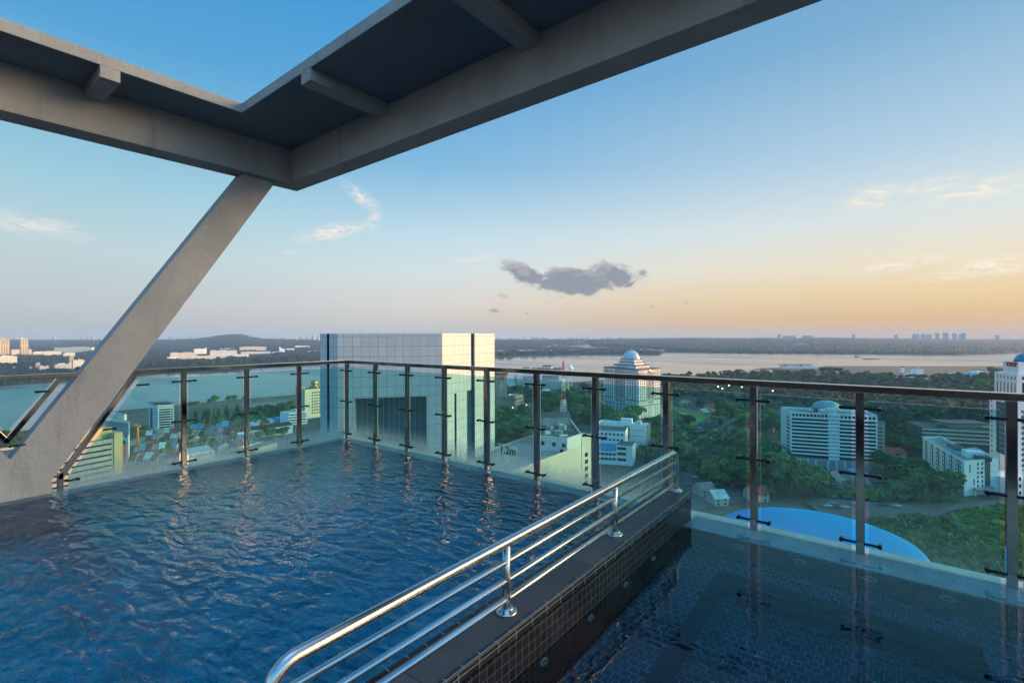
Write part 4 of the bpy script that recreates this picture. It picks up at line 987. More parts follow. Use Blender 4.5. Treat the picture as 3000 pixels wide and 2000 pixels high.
MB().add([(x, y, H_ - 0.8) for x, y in ip], [tuple(range(k5))]).build('roof', M['roof_flat'], cb.root, uv=False)
rr = random.Random(5)
for k in range(16):
    t, s_ = rr.uniform(0.08, 0.92), rr.uniform(0.1, 0.9)
    p = Vector(ub[0]).lerp(Vector(ub[1]), t).lerp(Vector(ub[4]).lerp(Vector(ub[3]), t), s_)
    w, d, h = rr.uniform(0.8, 4), rr.uniform(0.8, 3), rr.uniform(0.6, 2.2)
    MB().box((-w / 2, -d / 2, 0), (w / 2, d / 2, h)).box((-w / 2 + .1, -d / 2 - .05, h * .2), (w / 2 - .1, d / 2 + .05, h * .8), 1).build('roof_unit', [rr.choice([M['white_wall'], M['grey_wall'], M['roof_pale']]), M['grey_wall']], cb.root, uv=False, loc=cb.L(p, zub - 0.8), rz=rr.uniform(0, 3))
p = Vector(ub[0]).lerp(Vector(ub[4]), 0.75).lerp(Vector(ub[1]).lerp(Vector(ub[3]), 0.75), 0.55)
MB().box((-7, -4.5, 0), (7, 4.5, 4.0)).build('plant_room', M['dirty_white'], cb.root, uv=False, loc=cb.L(p, zub - 0.8), rz=YAW + 0.1)
MB().add([(-7.4, -4.9, 4), (7.4, -4.9, 4), (7.4, 4.9, 4), (-7.4, 4.9, 4), (-7.2, 0, 5.6), (7.2, 0, 5.6)], [(0, 1, 5, 4), (2, 3, 4, 5), (1, 2, 5), (3, 0, 4), (3, 2, 1, 0)]).build('plant_room_roof', M['roof_flat'], cb.root, uv=False, loc=cb.L(p, zub - 0.8), rz=YAW + 0.1)
q1, q2 = cw(Nn + n2 * 13), cw(Nn + n2 * 20.5)
sw = MB().prism(cb.loc(backed(cw(Vector((30.1, 210)) + Vector((0.5, -0.7)) * 0.2), cw(Vector((30.1, 210)) + n2 * 8 + Vector((0.4, -.3))), 6)), 0, zt(1715, 1278, 211) - GZ).build('stair_block', M['cream_wall'], cb.root, uv=False)
for k in range(6):
    cb.windows(cw(Vector((30.1, 210))), cw(Vector((30.1, 210)) + n2 * 8), [0.45], [zt(1712, 1330 + 20.5 * k, 213)], 2.3, 1.7, M['win'], 0.5)
cb.windows(cr_poly[1], cr_poly[2], fr(9, 0.05, 0.6), [GZ + 33], 1.6, 1.5, M['grey_wall'], 0.02, sill=False)
cb.windows(ub[0], ub[1], [0.3, 0.62, 0.9], [zub - 3.2], 1.6, 1.6, M['win'], 0.05); cb.windows(ub[0], ub[1], [0.85], [zub - 6.0], 1.7, 2.2, M['win'], 0.05)
cb.done()
mx_, my_ = pd(1650.5, 246)
rm = thing('radio_mast', 'red and white lattice radio mast on the cluttered rooftop', 'radio mast', (mx_, my_, zub - 0.8))
Hm = zt(1650, 1060, 246) - zub + 0.8
def lattice(z0, z1, w0, w1, n, r):
    b = MB(); c4 = lambda z, w: [(w * i, w * j, z) for i, j in ((-1, -1), (1, -1), (1, 1), (-1, 1))]
    for k in range(n):
        za, zb = z0 + (z1 - z0) * k / n, z0 + (z1 - z0) * (k + 1) / n; wa, wb = w0 + (w1 - w0) * k / n, w0 + (w1 - w0) * (k + 1) / n
        A4, B4 = c4(za, wa), c4(zb, wb)
        for i in range(4):
            b.tube([A4[i], B4[i]], r, 4, cap=False); b.tube([A4[i], B4[(i + 1) % 4]], r * .6, 4, cap=False); b.tube([A4[(i + 1) % 4], B4[i]], r * .6, 4, cap=False); b.tube([B4[i], B4[(i + 1) % 4]], r * .6, 4, cap=False)
    return b
lv = [0, 0.07, 0.36, 0.50, 0.72, 1.0]; wd = [1.55, 1.42, 0.95, 0.75, 0.45, 0.22]
for k in range(5): lattice(Hm * lv[k], Hm * lv[k + 1], wd[k], wd[k + 1], (2, 6, 3, 5, 6)[k], 0.065).build('lattice_section', M['red_paint'] if k % 2 == 0 else M['clean_white'], rm, uv=False)
for z, a in ((0.34, 0.9), (0.42, -0.8), (0.66, 0.7), (0.30, 0.4)):
    MB().lathe((0, 0, 0), [(0.01, -0.12), (0.5, 0.0), (0.55, 0.12)], 14).build('dish', M['clean_white'], rm, uv=False, loc=(0.9 if a > 0 else -0.9, -0.5, Hm * z)).rotation_euler = (1.4, 0, a)
# ---- white building with the orange panel, front wing and blue roofed annex
wl0, wr0 = pd(1752, 452), pd(1890, 434)
ob = Bld('white_block', 'white four storey block with an orange wall panel and slatted end', 'building', backed(wl0, wr0, 15), GZ, zt(1890, 1246, 434), M['clean_white'], M['teal_roof'], par=0.5)
zo = lambda y: zt(1890, y, 434)
ob.band(wl0, wr0, 0.565, 0.68, zo(1290), zo(1251), M['orange'], 0.3, 'orange_panel', 0.2)
for y in (1262, 1279, 1296): ob.band(wl0, wr0, 0.69, 0.98, zo(y) - 0.25, zo(y) + 0.25, M['grey_wall'], name='floor_line')
for y in (1258, 1272, 1287): ob.windows(wl0, wr0, fr(8, 0.05, 0.5), [zo(y)], 1.5, 1.3, M['win'], sill=False)
ob.boxat(0.58, 0.5, 10, 6, zo(1246) - 0.5, 4.5, M['clean_white']); ob.boxat(0.84, 0.5, 4, 4, zo(1246) - 0.5, 3.5, M['white_wall'])
for k in range(5):
    a, d, ln, n = ob.face(ob.poly[1], ob.poly[2]); zz = zo(1252 + 13 * k)
    for j in range(4): MB().box((0, 0, -1.7), (2.6, 0.25, 1.7)).build('sun_slat', M['cream_wall'], ob.root, uv=False, loc=ob.L(a + d * ln * (0.1 + 0.25 * j), zz), rz=math.atan2(n.y, n.x) + 0.35)
fw = backed(pd(1742, 412), pd(1832, 404), 22)
MB().prism(ob.loc(fw), 0, zt(1832, 1264, 404) - GZ).build('front_wing', M['clean_white'], ob.root, uv=False)
MB().prism(ob.loc(inset(fw, 0.5)), zt(1832, 1264, 404) - GZ, zt(1832, 1264, 404) - GZ + 0.15).build('wing_roof', M['dark_grey'], ob.root, uv=False)
ob.windows(fw[0], fw[1], fr(7, 0.05, 0.95), [zt(1832, 1274, 404), zt(1832, 1290, 404)], 1.8, 1.7, M['win'], sill=False)
ob.done()
ap = backed(pd(1746, 384), pd(1806, 380), 16); bp2 = backed(pd(1804, 381), pd(1852, 376), 16)
ab = Bld('annex', 'low white annex with a bright blue sheet roof in front of the orange panelled block', 'building', ap, GZ, zt(1806, 1322, 380), M['clean_white'])
A3_ = ab.loc(ap); zA = zt(1806, 1322, 380) - GZ
MB().add([(*A3_[0], zA), (*A3_[1], zA), (*A3_[2], zA + 2.6), (*A3_[3], zA + 2.6), (*A3_[0], zA - .3), (*A3_[1], zA - .3), (*A3_[2], zA - .3), (*A3_[3], zA - .3)], [(0, 1, 2, 3), (0, 4, 5, 1), (1, 5, 6, 2), (2, 6, 7, 3), (3, 7, 4, 0)]).build('sheet_roof', M['blue_roof'], ab.root, uv=False)
for y in (1331, 1345): ab.windows(ap[0], ap[1], fr(5, 0.03, 0.97), [zt(1806, y, 380)], 2.6, 1.8, M['win'], sill=False)
zB = zt(1852, 1307, 376) - GZ
MB().prism(ab.loc(bp2), 0, zB).build('wing', M['clean_white'], ab.root, uv=False); MB().prism(ab.loc(inset(bp2, 0.4)), zB, zB + 0.2).build('wing_roof', M['dark_grey'], ab.root, uv=False)
for y in (1316, 1332, 1349): ab.windows(bp2[0], bp2[1], [0.35], [zt(1852, y, 376)], 7.0, 2.0, M['win'], sill=False)
ab.done()
# ---- old stone government building and its clock-less tower
gb_ = Bld('stone_building', 'old tan stone government building with flat roofs and rows of tall windows', 'government building', quad((1457, 611), (1498, 597), (1579, 642)), GZ, zt(1498, 1199, 597), M['stone'], M['roof_flat'], par=0.8)
zg = lambda y: zt(1498, y, 597)
gp_ = gb_.poly
g0, g1, g2 = pd(1457, 611), pd(1498, 597), pd(1579, 642)
gb_.windows(g1, g2, fr(13, 0.1, 0.97), [zg(1207), zg(1214)], 1.1, 2.0, M['win'], sill=False); gb_.windows(g0, g1, [0.2, 0.75], [zg(1210), zg(1218)], 1.3, 2.2, M['win'], sill=False)
ubp = quad((1461, 648), (1508, 628), (1535, 650)); zq = zt(1508, 1172, 628)
MB().prism(gb_.loc(ubp), zg(1199) - GZ - 1, zq - GZ).build('upper_block', M['stone'], gb_.root, uv=False)
MB().prism(gb_.loc(inset(ubp, -0.8)), zq - GZ, zq - GZ + 0.7).build('upper_roof', M['roof_flat'], gb_.root, uv=False)
ub3 = quad((1480, 648), (1509, 634), (1533, 652)); MB().prism(gb_.loc(ub3), zq - GZ, zt(1508, 1160, 634) - GZ).build('lantern_storey', M['stone'], gb_.root, uv=False)
gb_.windows(ubp[1], ubp[2], fr(3, 0.15, 0.9), [zt(1520, 1178, 636)], 1.1, 2.0, M['win'], sill=False); gb_.windows(ubp[0], ubp[1], fr(5, 0.1, 0.9), [zt(1490, 1178, 636)], 1.1, 2.0, M['win'], sill=False)
MB().prism(gb_.loc(inset(quad((1457, 611), (1498, 597), (1579, 642)), -0.6)), zg(1201.5) - GZ, zg(1200) - GZ).build('cornice', M['stone_dark'], gb_.root, uv=False)
gb_.done()
st = Bld('stone_tower', 'square tan stone tower with a pale emblem and three slit windows', 'tower', quad((1442, 700), (1453, 674), (1485, 678)), GZ, zt(1470, 1094, 676), M['stone'], M['roof_flat'])
s1_, s2_ = pd(1453, 674), pd(1485, 678)
MB().prism(st.loc(inset(st.poly, -1.4)), zt(1470, 1097, 676) - GZ, zt(1470, 1093, 676) - GZ).build('cornice', M['maroon'], st.root, uv=False)
MB().prism(st.loc(inset(st.poly, 1.5)), zt(1470, 1094, 676) - GZ, zt(1470, 1088, 676) - GZ).build('lantern_storey', M['stone'], st.root, uv=False)
for u in (0.30, 0.48, 0.66): st.band(s1_, s2_, u - 0.05, u + 0.05, zt(1470, 1112, 676), zt(1470, 1102, 676), M['win'])
eb = MB(); 
for x0, x1, z0, z1 in ((-0.3, 0.3, -11, 1.5), (-2.0, 2.0, -1.6, -0.9), (-1.5, 1.5, -4.2, -3.5), (-2.3, 2.3, -6.8, -6.1), (-0.9, 0.9, 1.5, 2.4), (-1.2, 1.2, -11.4, -10.8)): eb.box((x0, -0.12, z0), (x1, 0.1, z1))
for s in (-1, 1): eb.tube([(s * 0.3, -0.05, -2.5), (s * 2.2, -0.05, -4.9)], 0.22, 5); eb.tube([(s * 0.3, -0.05, 0.2), (s * 1.9, -0.05, -1.2)], 0.22, 5); eb.tube([(s * 0.2, -0.05, -5.2), (s * 2.4, -0.05, -7.6)], 0.22, 5)
a, d, ln, n = st.face(s1_, s2_); eb.build('emblem', M['cream_wall'], st.root, uv=False, loc=st.L(a + d * ln * 0.5 + n * 0.05, zt(1470, 1124, 676)), rz=math.atan2(d.y, d.x))
# ---- port terminal by the water
pt = Bld('port_terminal', 'sprawling pinkish ferry terminal with stepped decks beside the strait', 'terminal building', backed(pd(1488, 925), pd(1664, 905), 60), GZ, zt(1580, 1117, 910), M['cream_wall'], M['roof_pale'])
zp_ = lambda y: zt(1580, y, 915)
def ptb(x0, x1, d0, d1, y0, y1, m_, name, dep_=30): return MB().prism(pt.loc(backed(pd(x0, d0), pd(x1, d1), dep_)), zp_(y1) - GZ, zp_(y0) - GZ).build(name, m_, pt.root, uv=False)
ptb(1512, 1678, 925, 915, 1099, 1117, M['pink_wall'], 'upper_deck', 45); ptb(1560, 1640, 930, 925, 1084, 1099, M['pink_wall'], 'upper_deck', 30); ptb(1555, 1646, 926, 921, 1081.5, 1084, M['dark_grey'], 'flat_roof', 40)
ptb(1590, 1616, 935, 932, 1074, 1081.5, M['pink_wall'], 'bridge_room', 14); ptb(1588, 1618, 933, 930, 1072.6, 1074, M['dark_grey'], 'flat_roof', 18)
ptb(1536, 1550, 930, 930, 1079, 1086, M['pink_wall'], 'lift_tower', 10); ptb(1530, 1552, 928, 928, 1077.6, 1079, M['dark_grey'], 'flat_roof', 14)
ptb(1490, 1508, 918, 917, 1116, 1136, M['clean_white'], 'stair_tower', 14); ptb(1508, 1513, 915, 915, 1098, 1142, M['grey_wall'], 'stair_tower', 12)
ct = MB(); cx_, cy2 = pd(1672, 930); ct.lathe((cx_ - pt.c[0], cy2 - pt.c[1], 0), [(3.4, 0), (3.4, zp_(1084) - GZ), (6.2, zp_(1081) - GZ), (6.2, zp_(1078.5) - GZ), (3.0, zp_(1077.5) - GZ), (2.6, zp_(1071) - GZ), (0.01, zp_(1070) - GZ)], 14); ct.build('control_tower', M['clean_white'], pt.root, uv=False)
for x in (1648.5, 1651.5):
    MB().tube([(pd(x, 925)[0] - pt.c[0], pd(x, 925)[1] - pt.c[1], zp_(1100) - GZ), (pd(x, 925)[0] - pt.c[0], pd(x, 925)[1] - pt.c[1], zp_(1057.5) - GZ)], 0.5, 6).build('mast', M['red_paint'], pt.root, uv=False)
f0, f1 = pd(1512, 925), pd(1678, 915)
pt.windows(f0, f1, fr(8, 0.46, 0.75), [zp_(1102 + 3.4 * k) for k in range(4)], 3.4, 1.5, M['win'], sill=False); pt.windows(f0, f1, fr(7, 0.12, 0.42), [zp_(1104 + 4.5 * k) for k in range(3)], 4.4, 1.3, M['win'], sill=False)
for k in range(10): pt.band(*[pd(1515, 904.2), pd(1664, 903.2)], 0.02 + k * 0.1, 0.03 + k * 0.1, GZ, zt(1580, 1122, 904), M['grey_wall'], 0.6, 'buttress', 0.5)
pt.done()
# ---- left side of the town
wh = Bld('white_tower_block', 'white nine storey block with arched windows and an overhanging dark roof slab', 'building', quad((436, 538), (462, 524), (509, 531)), GZ, zt(462, 1187, 524), M['clean_white'], M['roof_flat'])
v0, v1, v2 = pd(436, 538), pd(462, 524), pd(509, 531); zw = lambda y: zt(462, y, 524)
MB().prism(wh.loc(inset(wh.poly, -0.7)), zw(1184.2) - GZ, zw(1182.6) - GZ).build('roof_slab', M['dark_grey'], wh.root, uv=False)
for p in inset(wh.poly, 1.2): MB().box((-0.5, -0.5, 0), (0.5, 0.5, 1.6)).build('roof_post', M['white_wall'], wh.root, uv=False, loc=wh.L(p, zw(1187)))
wr_ = [zw(1200 + 7.4 * k) for k in range(8)]
wh.windows(v1, v2, fr(6, 0.09, 0.78) + [0.88], wr_, 1.7, 1.6, M['win']); wh.windows(v0, v1, [0.56, 0.72, 0.88], wr_, 1.6, 1.6, M['win_blue'], sill=False)
wh.band(v0, v1, 0.12, 0.42, zw(1258), zw(1198), M['win_blue'])
wh.band(v1, v2, 0.03, 0.97, zw(1193.4), zw(1191.4), M['dark_grey'], name='roof_lettering_strip')
wh.done()
cd = Bld('cream_domed_block', 'cream office block with square windows and a small gold dome', 'office building', quad((868, 604), (893, 594), (960, 622)), GZ, zt(893, 1141, 594), M['cream_wall'], M['roof_flat'])
c1_, c2_, c0_ = pd(893, 594), pd(960, 622), pd(868, 604); zcd = lambda y: zt(893, y, 594)
cd.windows(c1_, c2_, [0.32, 0.425, 0.53, 0.635, 0.74, 0.85], [zcd(1153 + 8.6 * k) for k in range(8)], 2.0, 1.9, M['win'], sill=False)
cd.windows(c1_, c2_, [0.08, 0.2], [zcd(1153 + 8.6 * k) for k in range(8)], 1.5, 0.5, M['win'], sill=False)
MB().prism(cd.loc(quad((866, 604), (874, 598), (893, 604))), 0, zcd(1133) - GZ).build('grey_wall', M['grey_wall'], cd.root, uv=False)
px_, py_ = pd(921, 620)
MB().lathe((px_ - cd.c[0], py_ - cd.c[1], zcd(1141) - GZ), [(6, 0), (6, 2.0), (3.2, 2.0), (3.2, 3.6), (4.1, 4.4), (4.4, 6.0), (3.9, 7.8), (2.6, 9.2), (0.01, 10.0)], 18).build('dome', M['gold'], cd.root, uv=False)
cd.done()
# car park block with open decks
cpR, cpL = Vector((-219.3, 266)), Vector((-243.8, 216)); cpn = Vector((10, -4.9)).normalized()
cpoly = [cw(cpL), cw(cpR), cw(cpR - cpn * 24), cw(cpL - cpn * 24)]
zcp = lambda y: zt(332, y, 266)
pk = Bld('deck_car_park', 'stained multi storey car park with open decks and a yellow stair wall', 'car park', cpoly, GZ, zcp(1284), M['dirty_white'], M['roof_flat'], par=1.2)
for k in range(9):
    y = 1298 + 15.6 * k
    for u0, u1 in ((0.02, 0.31), (0.33, 0.65), (0.67, 0.985)): pk.band(cpoly[0], cpoly[1], u0, u1, zcp(y + 2.3), zcp(y - 2.6), M['win'], 0.2, 'deck_opening')
    pk.band(cpoly[0], cpoly[1], 0.0, 1.0, zcp(y + 3.6), zcp(y + 2.5), M['dirty_white'], 0.4, 'deck_ledge', 0.35)
ycw = [cw(cpR + cpn * 0.6), cw(cpR + cpn * 0.6 + Vector((4.9, 10)) * 0.36), cw(cpR - cpn * 8 + Vector((4.9, 10)) * 0.36), cw(cpR - cpn * 8)]
MB().prism(pk.loc(ycw), 0, zcp(1268) - GZ).build('yellow_stair_wall', M['yellow_wall'], pk.root, uv=False)
yp = [cw(cpR - cpn * 4 - Vector((4.9, 10)) * 1.4), cw(cpR - cpn * 4 + Vector((4.9, 10)) * 0.1), cw(cpR - cpn * 12 + Vector((4.9, 10)) * 0.1), cw(cpR - cpn * 12 - Vector((4.9, 10)) * 1.4)]
MB().prism(pk.loc(yp), zcp(1285) - GZ, zcp(1253) - GZ).build('roof_room', M['yellow_wall'], pk.root, uv=False)
pk.done()
mr = Bld('maroon_block', 'narrow maroon walled building tucked beside the car park', 'building', quad((352, 300), (358, 292), (370, 298)), GZ, zt(358, 1303, 292), M['maroon'], M['roof_flat'])
gw1 = Bld('grey_store', 'pale grey windowless block behind the car park roof', 'building', quad((312, 424), (363, 408), (371, 416)), GZ, zt(363, 1216, 408), M['white_wall'], M['roof_pale'])
gw2 = Bld('grey_store', 'grey banded block with white lower storeys behind the yellow stair wall', 'building', quad((298, 398), (376, 380), (379, 392)), GZ, zt(376, 1262, 380), M['clean_white'], M['roof_flat'])
MB().prism(gw2.loc(inset(gw2.poly, -0.1)), zt(376, 1262, 380) - GZ - 4, zt(376, 1240, 380) - GZ).build('grey_band', M['grey_wall'], gw2.root, uv=False)
gw2.windows(pd(298, 398), pd(376, 380), [0.75, 0.9], [zt(376, 1258, 380) - 3, zt(376, 1268, 380) - 3], 3.0, 1.8, M['win'], sill=False); gw2.done()
lw = Bld('arcade_row', 'long white row of shophouses with small square windows facing a car park', 'shop row', backed(pd(696, Dp(696, 1292)), pd(857, Dp(857, 1268)), 16), GZ, zt(696, 1267, Dp(696, 1292)), M['clean_white'])
lp_ = lw.poly; lw.windows(lp_[0], lp_[1], fr(16, 0.02, 0.98), [GZ + 5.6], 1.1, 1.5, M['win'], sill=False); lw.windows(lp_[0], lp_[1], fr(16, 0.02, 0.98)[::2], [GZ + 2.6], 1.6, 1.8, M['win'], sill=False)
q4 = lw.loc(lp_); H4 = lw.z1 - GZ; m0 = ((q4[0][0] + q4[3][0]) / 2, (q4[0][1] + q4[3][1]) / 2); m1 = ((q4[1][0] + q4[2][0]) / 2, (q4[1][1] + q4[2][1]) / 2)
MB().add([(*q4[0], H4), (*q4[1], H4), (*q4[2], H4), (*q4[3], H4), (*m0, H4 + 3), (*m1, H4 + 3)], [(0, 1, 5, 4), (2, 3, 4, 5), (1, 2, 5), (3, 0, 4)]).build('tiled_roof', M['brown_roof'], lw.root, uv=False); lw.done()
ms = Bld('stepped_white_block', 'white four storey block with balcony bands near the gold domed building', 'building', quad((820, Dp(820, 1243)), (846, Dp(846, 1246)), (900, Dp(900, 1240))), GZ, zt(846, 1208, Dp(846, 1246)), M['clean_white'], M['teal_roof'])
for k in range(4): ms.band(pd(846, Dp(846, 1246)), pd(900, Dp(900, 1240)), 0.04, 0.96, zt(846, 1216 + 8 * k, Dp(846, 1246)) - 0.6, zt(846, 1216 + 8 * k, Dp(846, 1246)) + 0.6, M['win'])
ms.boxat(0.5, 0.6, 8, 6, ms.z1, 3, M['white_wall']); ms.done()
wn_ = Bld('white_workshop', 'long white workshop with a pale teal roof and five windows by the pool edge', 'workshop', backed(pd(548, 318), pd(627, 330), 14), GZ, zt(627, 1318, 330), M['clean_white'])
q4 = wn_.loc(wn_.poly); H4 = wn_.z1 - GZ
MB().add([(*q4[0], H4), (*q4[1], H4), (*q4[2], H4 + 1.5), (*q4[3], H4 + 1.5), (*q4[0], H4 - .2), (*q4[1], H4 - .2), (*q4[2], H4 - .2), (*q4[3], H4 - .2)], [(0, 1, 2, 3), (0, 4, 5, 1), (1, 5, 6, 2), (2, 6, 7, 3), (3, 7, 4, 0)]).build('sheet_roof', M['teal_roof'], wn_.root, uv=False)
wn_.windows(wn_.poly[0], wn_.poly[1], fr(5), [zt(600, 1328, 326)], 1.6, 1.3, M['win']); wn_.done()
sh = Bld('flat_roofed_shed', 'long cream flat roofed shed low behind the misted glass', 'shed', backed(pd(560, 270), pd(740, 296), 16), GZ, zt(640, 1352, 284), M['cream_wall'], M['roof_pale'])
sh2 = Bld('flat_roofed_shed', 'low beige shed beside the car park beyond the pool corner', 'shed', backed(pd(745, 330), pd(812, 350), 14), GZ, zt(780, 1305, 340), M['cream_wall'], M['grey_roof'])
# ---- shophouses
def house_mesh(w, d, h, rh, wallm, roofm, nwin=2):
    b = MB(); b.box((-w / 2, -d / 2, 0), (w / 2, d / 2, h))
    b.add([(-w / 2, -d / 2, h), (-w / 2, d / 2, h), (-w / 2, 0, h + rh)], [(0, 2, 1)]); b.add([(w / 2, -d / 2, h), (w / 2, d / 2, h), (w / 2, 0, h + rh)], [(0, 1, 2)])
    wall = b.mesh('wall', wallm, uv=False)
    o = 1.1; r = MB()
    for s in (-1, 1):
        p = [(-w / 2 - .3, s * (d / 2 + o), h - o * rh / (d / 2)), (w / 2 + .3, s * (d / 2 + o), h - o * rh / (d / 2)), (w / 2 + .3, 0, h + rh), (-w / 2 - .3, 0, h + rh)]
        r.add(p + [(x, y, z + 0.2) for x, y, z in p], [(0, 1, 2, 3), (7, 6, 5, 4), (0, 4, 5, 1), (1, 5, 6, 2), (3, 7, 4, 0)])
    roof = r.mesh('roof', roofm, uv=False)
    wb = MB().box((-0.6, -0.06, -0.7), (0.6, 0.1, 0.7)).mesh('window', M['win'], uv=False)
    return wall, roof, [(wb, (-w / 2 + w * (k + 0.5) / nwin, -d / 2, z)) for z in (h - 1.3, h - 3.6) if z > .7 for k in range(nwin)]
HM = {}; M['house_white'] = mat('house_white', (0.40, 0.41, 0.41), 0.85, var=0.1, vscale=0.2, streak=0.4); M['house_cream'] = mat('house_cream', (0.42, 0.37, 0.27), 0.85, var=0.1, vscale=0.2, streak=0.4)
for nm in ('red_roof', 'brown_roof', 'blue_roof', 'teal_roof', 'grey_roof', 'pink_roof'):
    for k, wm in enumerate(('house_white', 'house_cream')): HM[nm, k] = house_mesh(8.5 + k, 14, 4.9 - k * .5, 3.4, M[wm], M[nm])
def house(name, label, cat, key, x, y, rz, sc, group):
    wall, roof, wins = HM[key]
    t = thing(name, label, cat, (x, y, GZ), rz, group); t.scale = sc
    inst('wall', wall, t); inst('roof', roof, t)
    for me_, l in wins: inst('window', me_, t, l)
    return t
cname = {'red_roof': 'red tiled', 'brown_roof': 'dark brown tiled', 'blue_roof': 'blue sheet', 'teal_roof': 'pale teal sheet', 'grey_roof': 'grey sheet', 'pink_roof': 'faded pink'}
rows_ = [((560, 1266), (706, 1256), 8, 'below the dark conifers'), ((552, 1284), (692, 1276), 8, 'in the middle lane left of the arcade'), ((565, 1304), (735, 1290), 8, 'in the front lane left of the arcade'),
         ((395, 1302), (535, 1290), 8, 'behind the orange rig'), ((430, 1283), (530, 1274), 6, 'under the nine storey block'), ((395, 1332), (520, 1320), 7, 'in front of the orange rig'),
         ((385, 1360), (530, 1348), 7, 'beside the maroon building'), ((715, 1256), (822, 1238), 7, 'behind the long white arcade'), ((650, 1322), (760, 1306), 6, 'just behind the workshop')]
rr = random.Random(11)
for ri, (a, b, n, where) in enumerate(rows_):
    A_, B_ = Vector(gp(*a)), Vector(gp(*b)); dv = (B_ - A_); stp = dv.length / n; ang = math.atan2(dv.y, dv.x)
    for k in range(n):
        p = A_ + dv * ((k + 0.5) / n)
        pal = ['brown_roof', 'brown_roof', 'red_roof', 'grey_roof', 'brown_roof', 'teal_roof', 'pink_roof', 'blue_roof'] if ri not in (3, 4, 6) else ['brown_roof', 'brown_roof', 'grey_roof', 'teal_roof', 'brown_roof']
        if ri == 7: pal = ['blue_roof', 'brown_roof', 'blue_roof', 'teal_roof']
        key = (rr.choice(pal), rr.randint(0, 1)); s = stp / 9.0
        house('shophouse', f'{["white", "cream"][key[1]]} walled {cname[key[0]]} roofed house {where}', 'house', key, p.x, p.y, ang + rr.uniform(-0.06, 0.06) + (math.pi / 2 if rr.random() < 0.2 else 0), (s, rr.uniform(0.8, 1.15), rr.uniform(0.8, 1.15)), 'shophouses in the old town')
for px, py, key, sx, sy, rz, lab in [(2112, 1200, ('red_roof', 0), 5.2, 1.1, 0.25, 'long red roofed school wing beside the mown field'), (2160, 1258, ('red_roof', 1), 1.7, 1.1, 0.9, 'red roofed yellow house beside the tree lined road'),
                                     (2256, 1258, ('red_roof', 1), 2.2, 1.3, 0.5, 'steep red roofed yellow hall nearest the striped office'), (2205, 1240, ('red_roof', 1), 1.5, 1.0, 0.7, 'small red roofed house behind the glass post'),
                                     (2432, 1418, ('grey_roof', 0), 1.4, 1.0, 0.5, 'grey roofed house under trees near the parking lot'), (2555, 1424, ('brown_roof', 0), 1.4, 0.9, 0.1, 'brown hip roofed house at the edge of the lot'),
                                     (2500, 1405, ('blue_roof', 0), 1.5, 0.9, 0.3, 'blue tarpaulin roofed stall row near the lot'), (2062, 1450, ('grey_roof', 0), 1.2, 0.7, 0.2, 'pale shed in front of the divider wall'), (2100, 1474, ('teal_roof', 0), 1.1, 0.7, 0.2, 'teal roofed shed low beside the blue dome'),
                                     (2215, 1462, ('red_roof', 0), 1.3, 0.7, 0.1, 'dark red roofed shed behind the blue dome'), (2590, 1340, ('red_roof', 0), 3.2, 0.8, 0.0, 'long dark red roofed shelter beside the striped office'),
                                     (1600, 1160, ('pink_roof', 1), 2.4, 1.6, 0.6, 'yellow walled villa with a pink roof near the terminal'), (2060, 1215, ('teal_roof', 1), 1.0, 0.8, 0.4, 'small white grandstand hut at the field edge'),
                                     (1948, 1232, ('grey_roof', 0), 1.6, 1.0, 0.3, 'grey bus shelter shed beside the field road'), (2006, 1187, ('grey_roof', 1), 1.5, 0.8, 0.2, 'square cream hut in the trees above the field')]:
    x, y = gp(px, py); house('house', lab, 'house', key, x, y, YAW + rz, (sx, sy, 1.0), None)
# ---- small landmarks
def lump(name, label, cat, px, py, parts, group=None, mats_=None):
    """a small far building: parts are (x0, x1, y0, y1, depth metres, material) in photo pixels about the base"""
    d = Dp(px, py); x, y = pd(px, d); t = thing(name, label, cat, (x, y, GZ), YAW, group)
    for i, (x0, x1, y0, y1, dp_, m_) in enumerate(parts):
        k = d / FPX
        MB().box(((x0 - px) * k, 0, zt(px, y1, d) - GZ), ((x1 - px) * k, dp_, zt(px, y0, d) - GZ)).build('wall' if i == 0 else 'upper_storey', m_, t, uv=False)
    return t
lump('palace', 'white palace with a square tower among the trees by the beach', 'palace', 2690, 1110, [(2666, 2717, 1101, 1110, 30, M['clean_white']), (2674, 2708, 1095, 1102, 22, M['clean_white']), (2684, 2706, 1082, 1096, 16, M['clean_white']), (2689, 2697, 1077, 1083, 10, M['white_wall'])])
lump('palace_pavilion', 'small white pavilion poking above the trees left of the palace', 'pavilion', 2645, 1092, [(2641, 2650, 1076, 1092, 8, M['clean_white']), (2643, 2648, 1073, 1076, 6, M['dark_grey'])])
M['sky_blue_wall'] = mat('sky_blue_wall', (0.22, 0.52, 0.66), 0.8)
lump('beach_villa', 'pale blue and white flat roofed villa among the trees near the beach', 'villa', 2860, 1110, [(2832, 2874, 1100, 1110, 20, M['sky_blue_wall']), (2846, 2868, 1093, 1101, 16, M['sky_blue_wall']), (2864, 2886, 1087, 1101, 18, M['clean_white'])])
lump('beach_villa', 'low white villa between the palace and the blue villa', 'villa', 2800, 1098, [(2790, 2812, 1093, 1098, 16, M['clean_white']), (2798, 2804, 1090, 1093, 10, M['white_wall'])])
lump('pier_building', 'long low white building on the sandbar in the strait', 'pier building', 2345, 1080, [(2292, 2400, 1073, 1080, 14, M['white_wall']), (2290, 2380, 1067.5, 1069, 22, M['maroon']), (2302, 2330, 1069, 1073, 12, M['pink_wall']), (2350, 2384, 1069, 1073, 12, M['pink_wall'])])
lump('mosque', 'small cream hall with a golden onion dome behind the radio mast', 'mosque', 1661, 1160, [(1648, 1672, 1153, 1160, 20, M['cream_wall'])])
d = Dp(1661, 1160); x, y = pd(1661, d + 10)
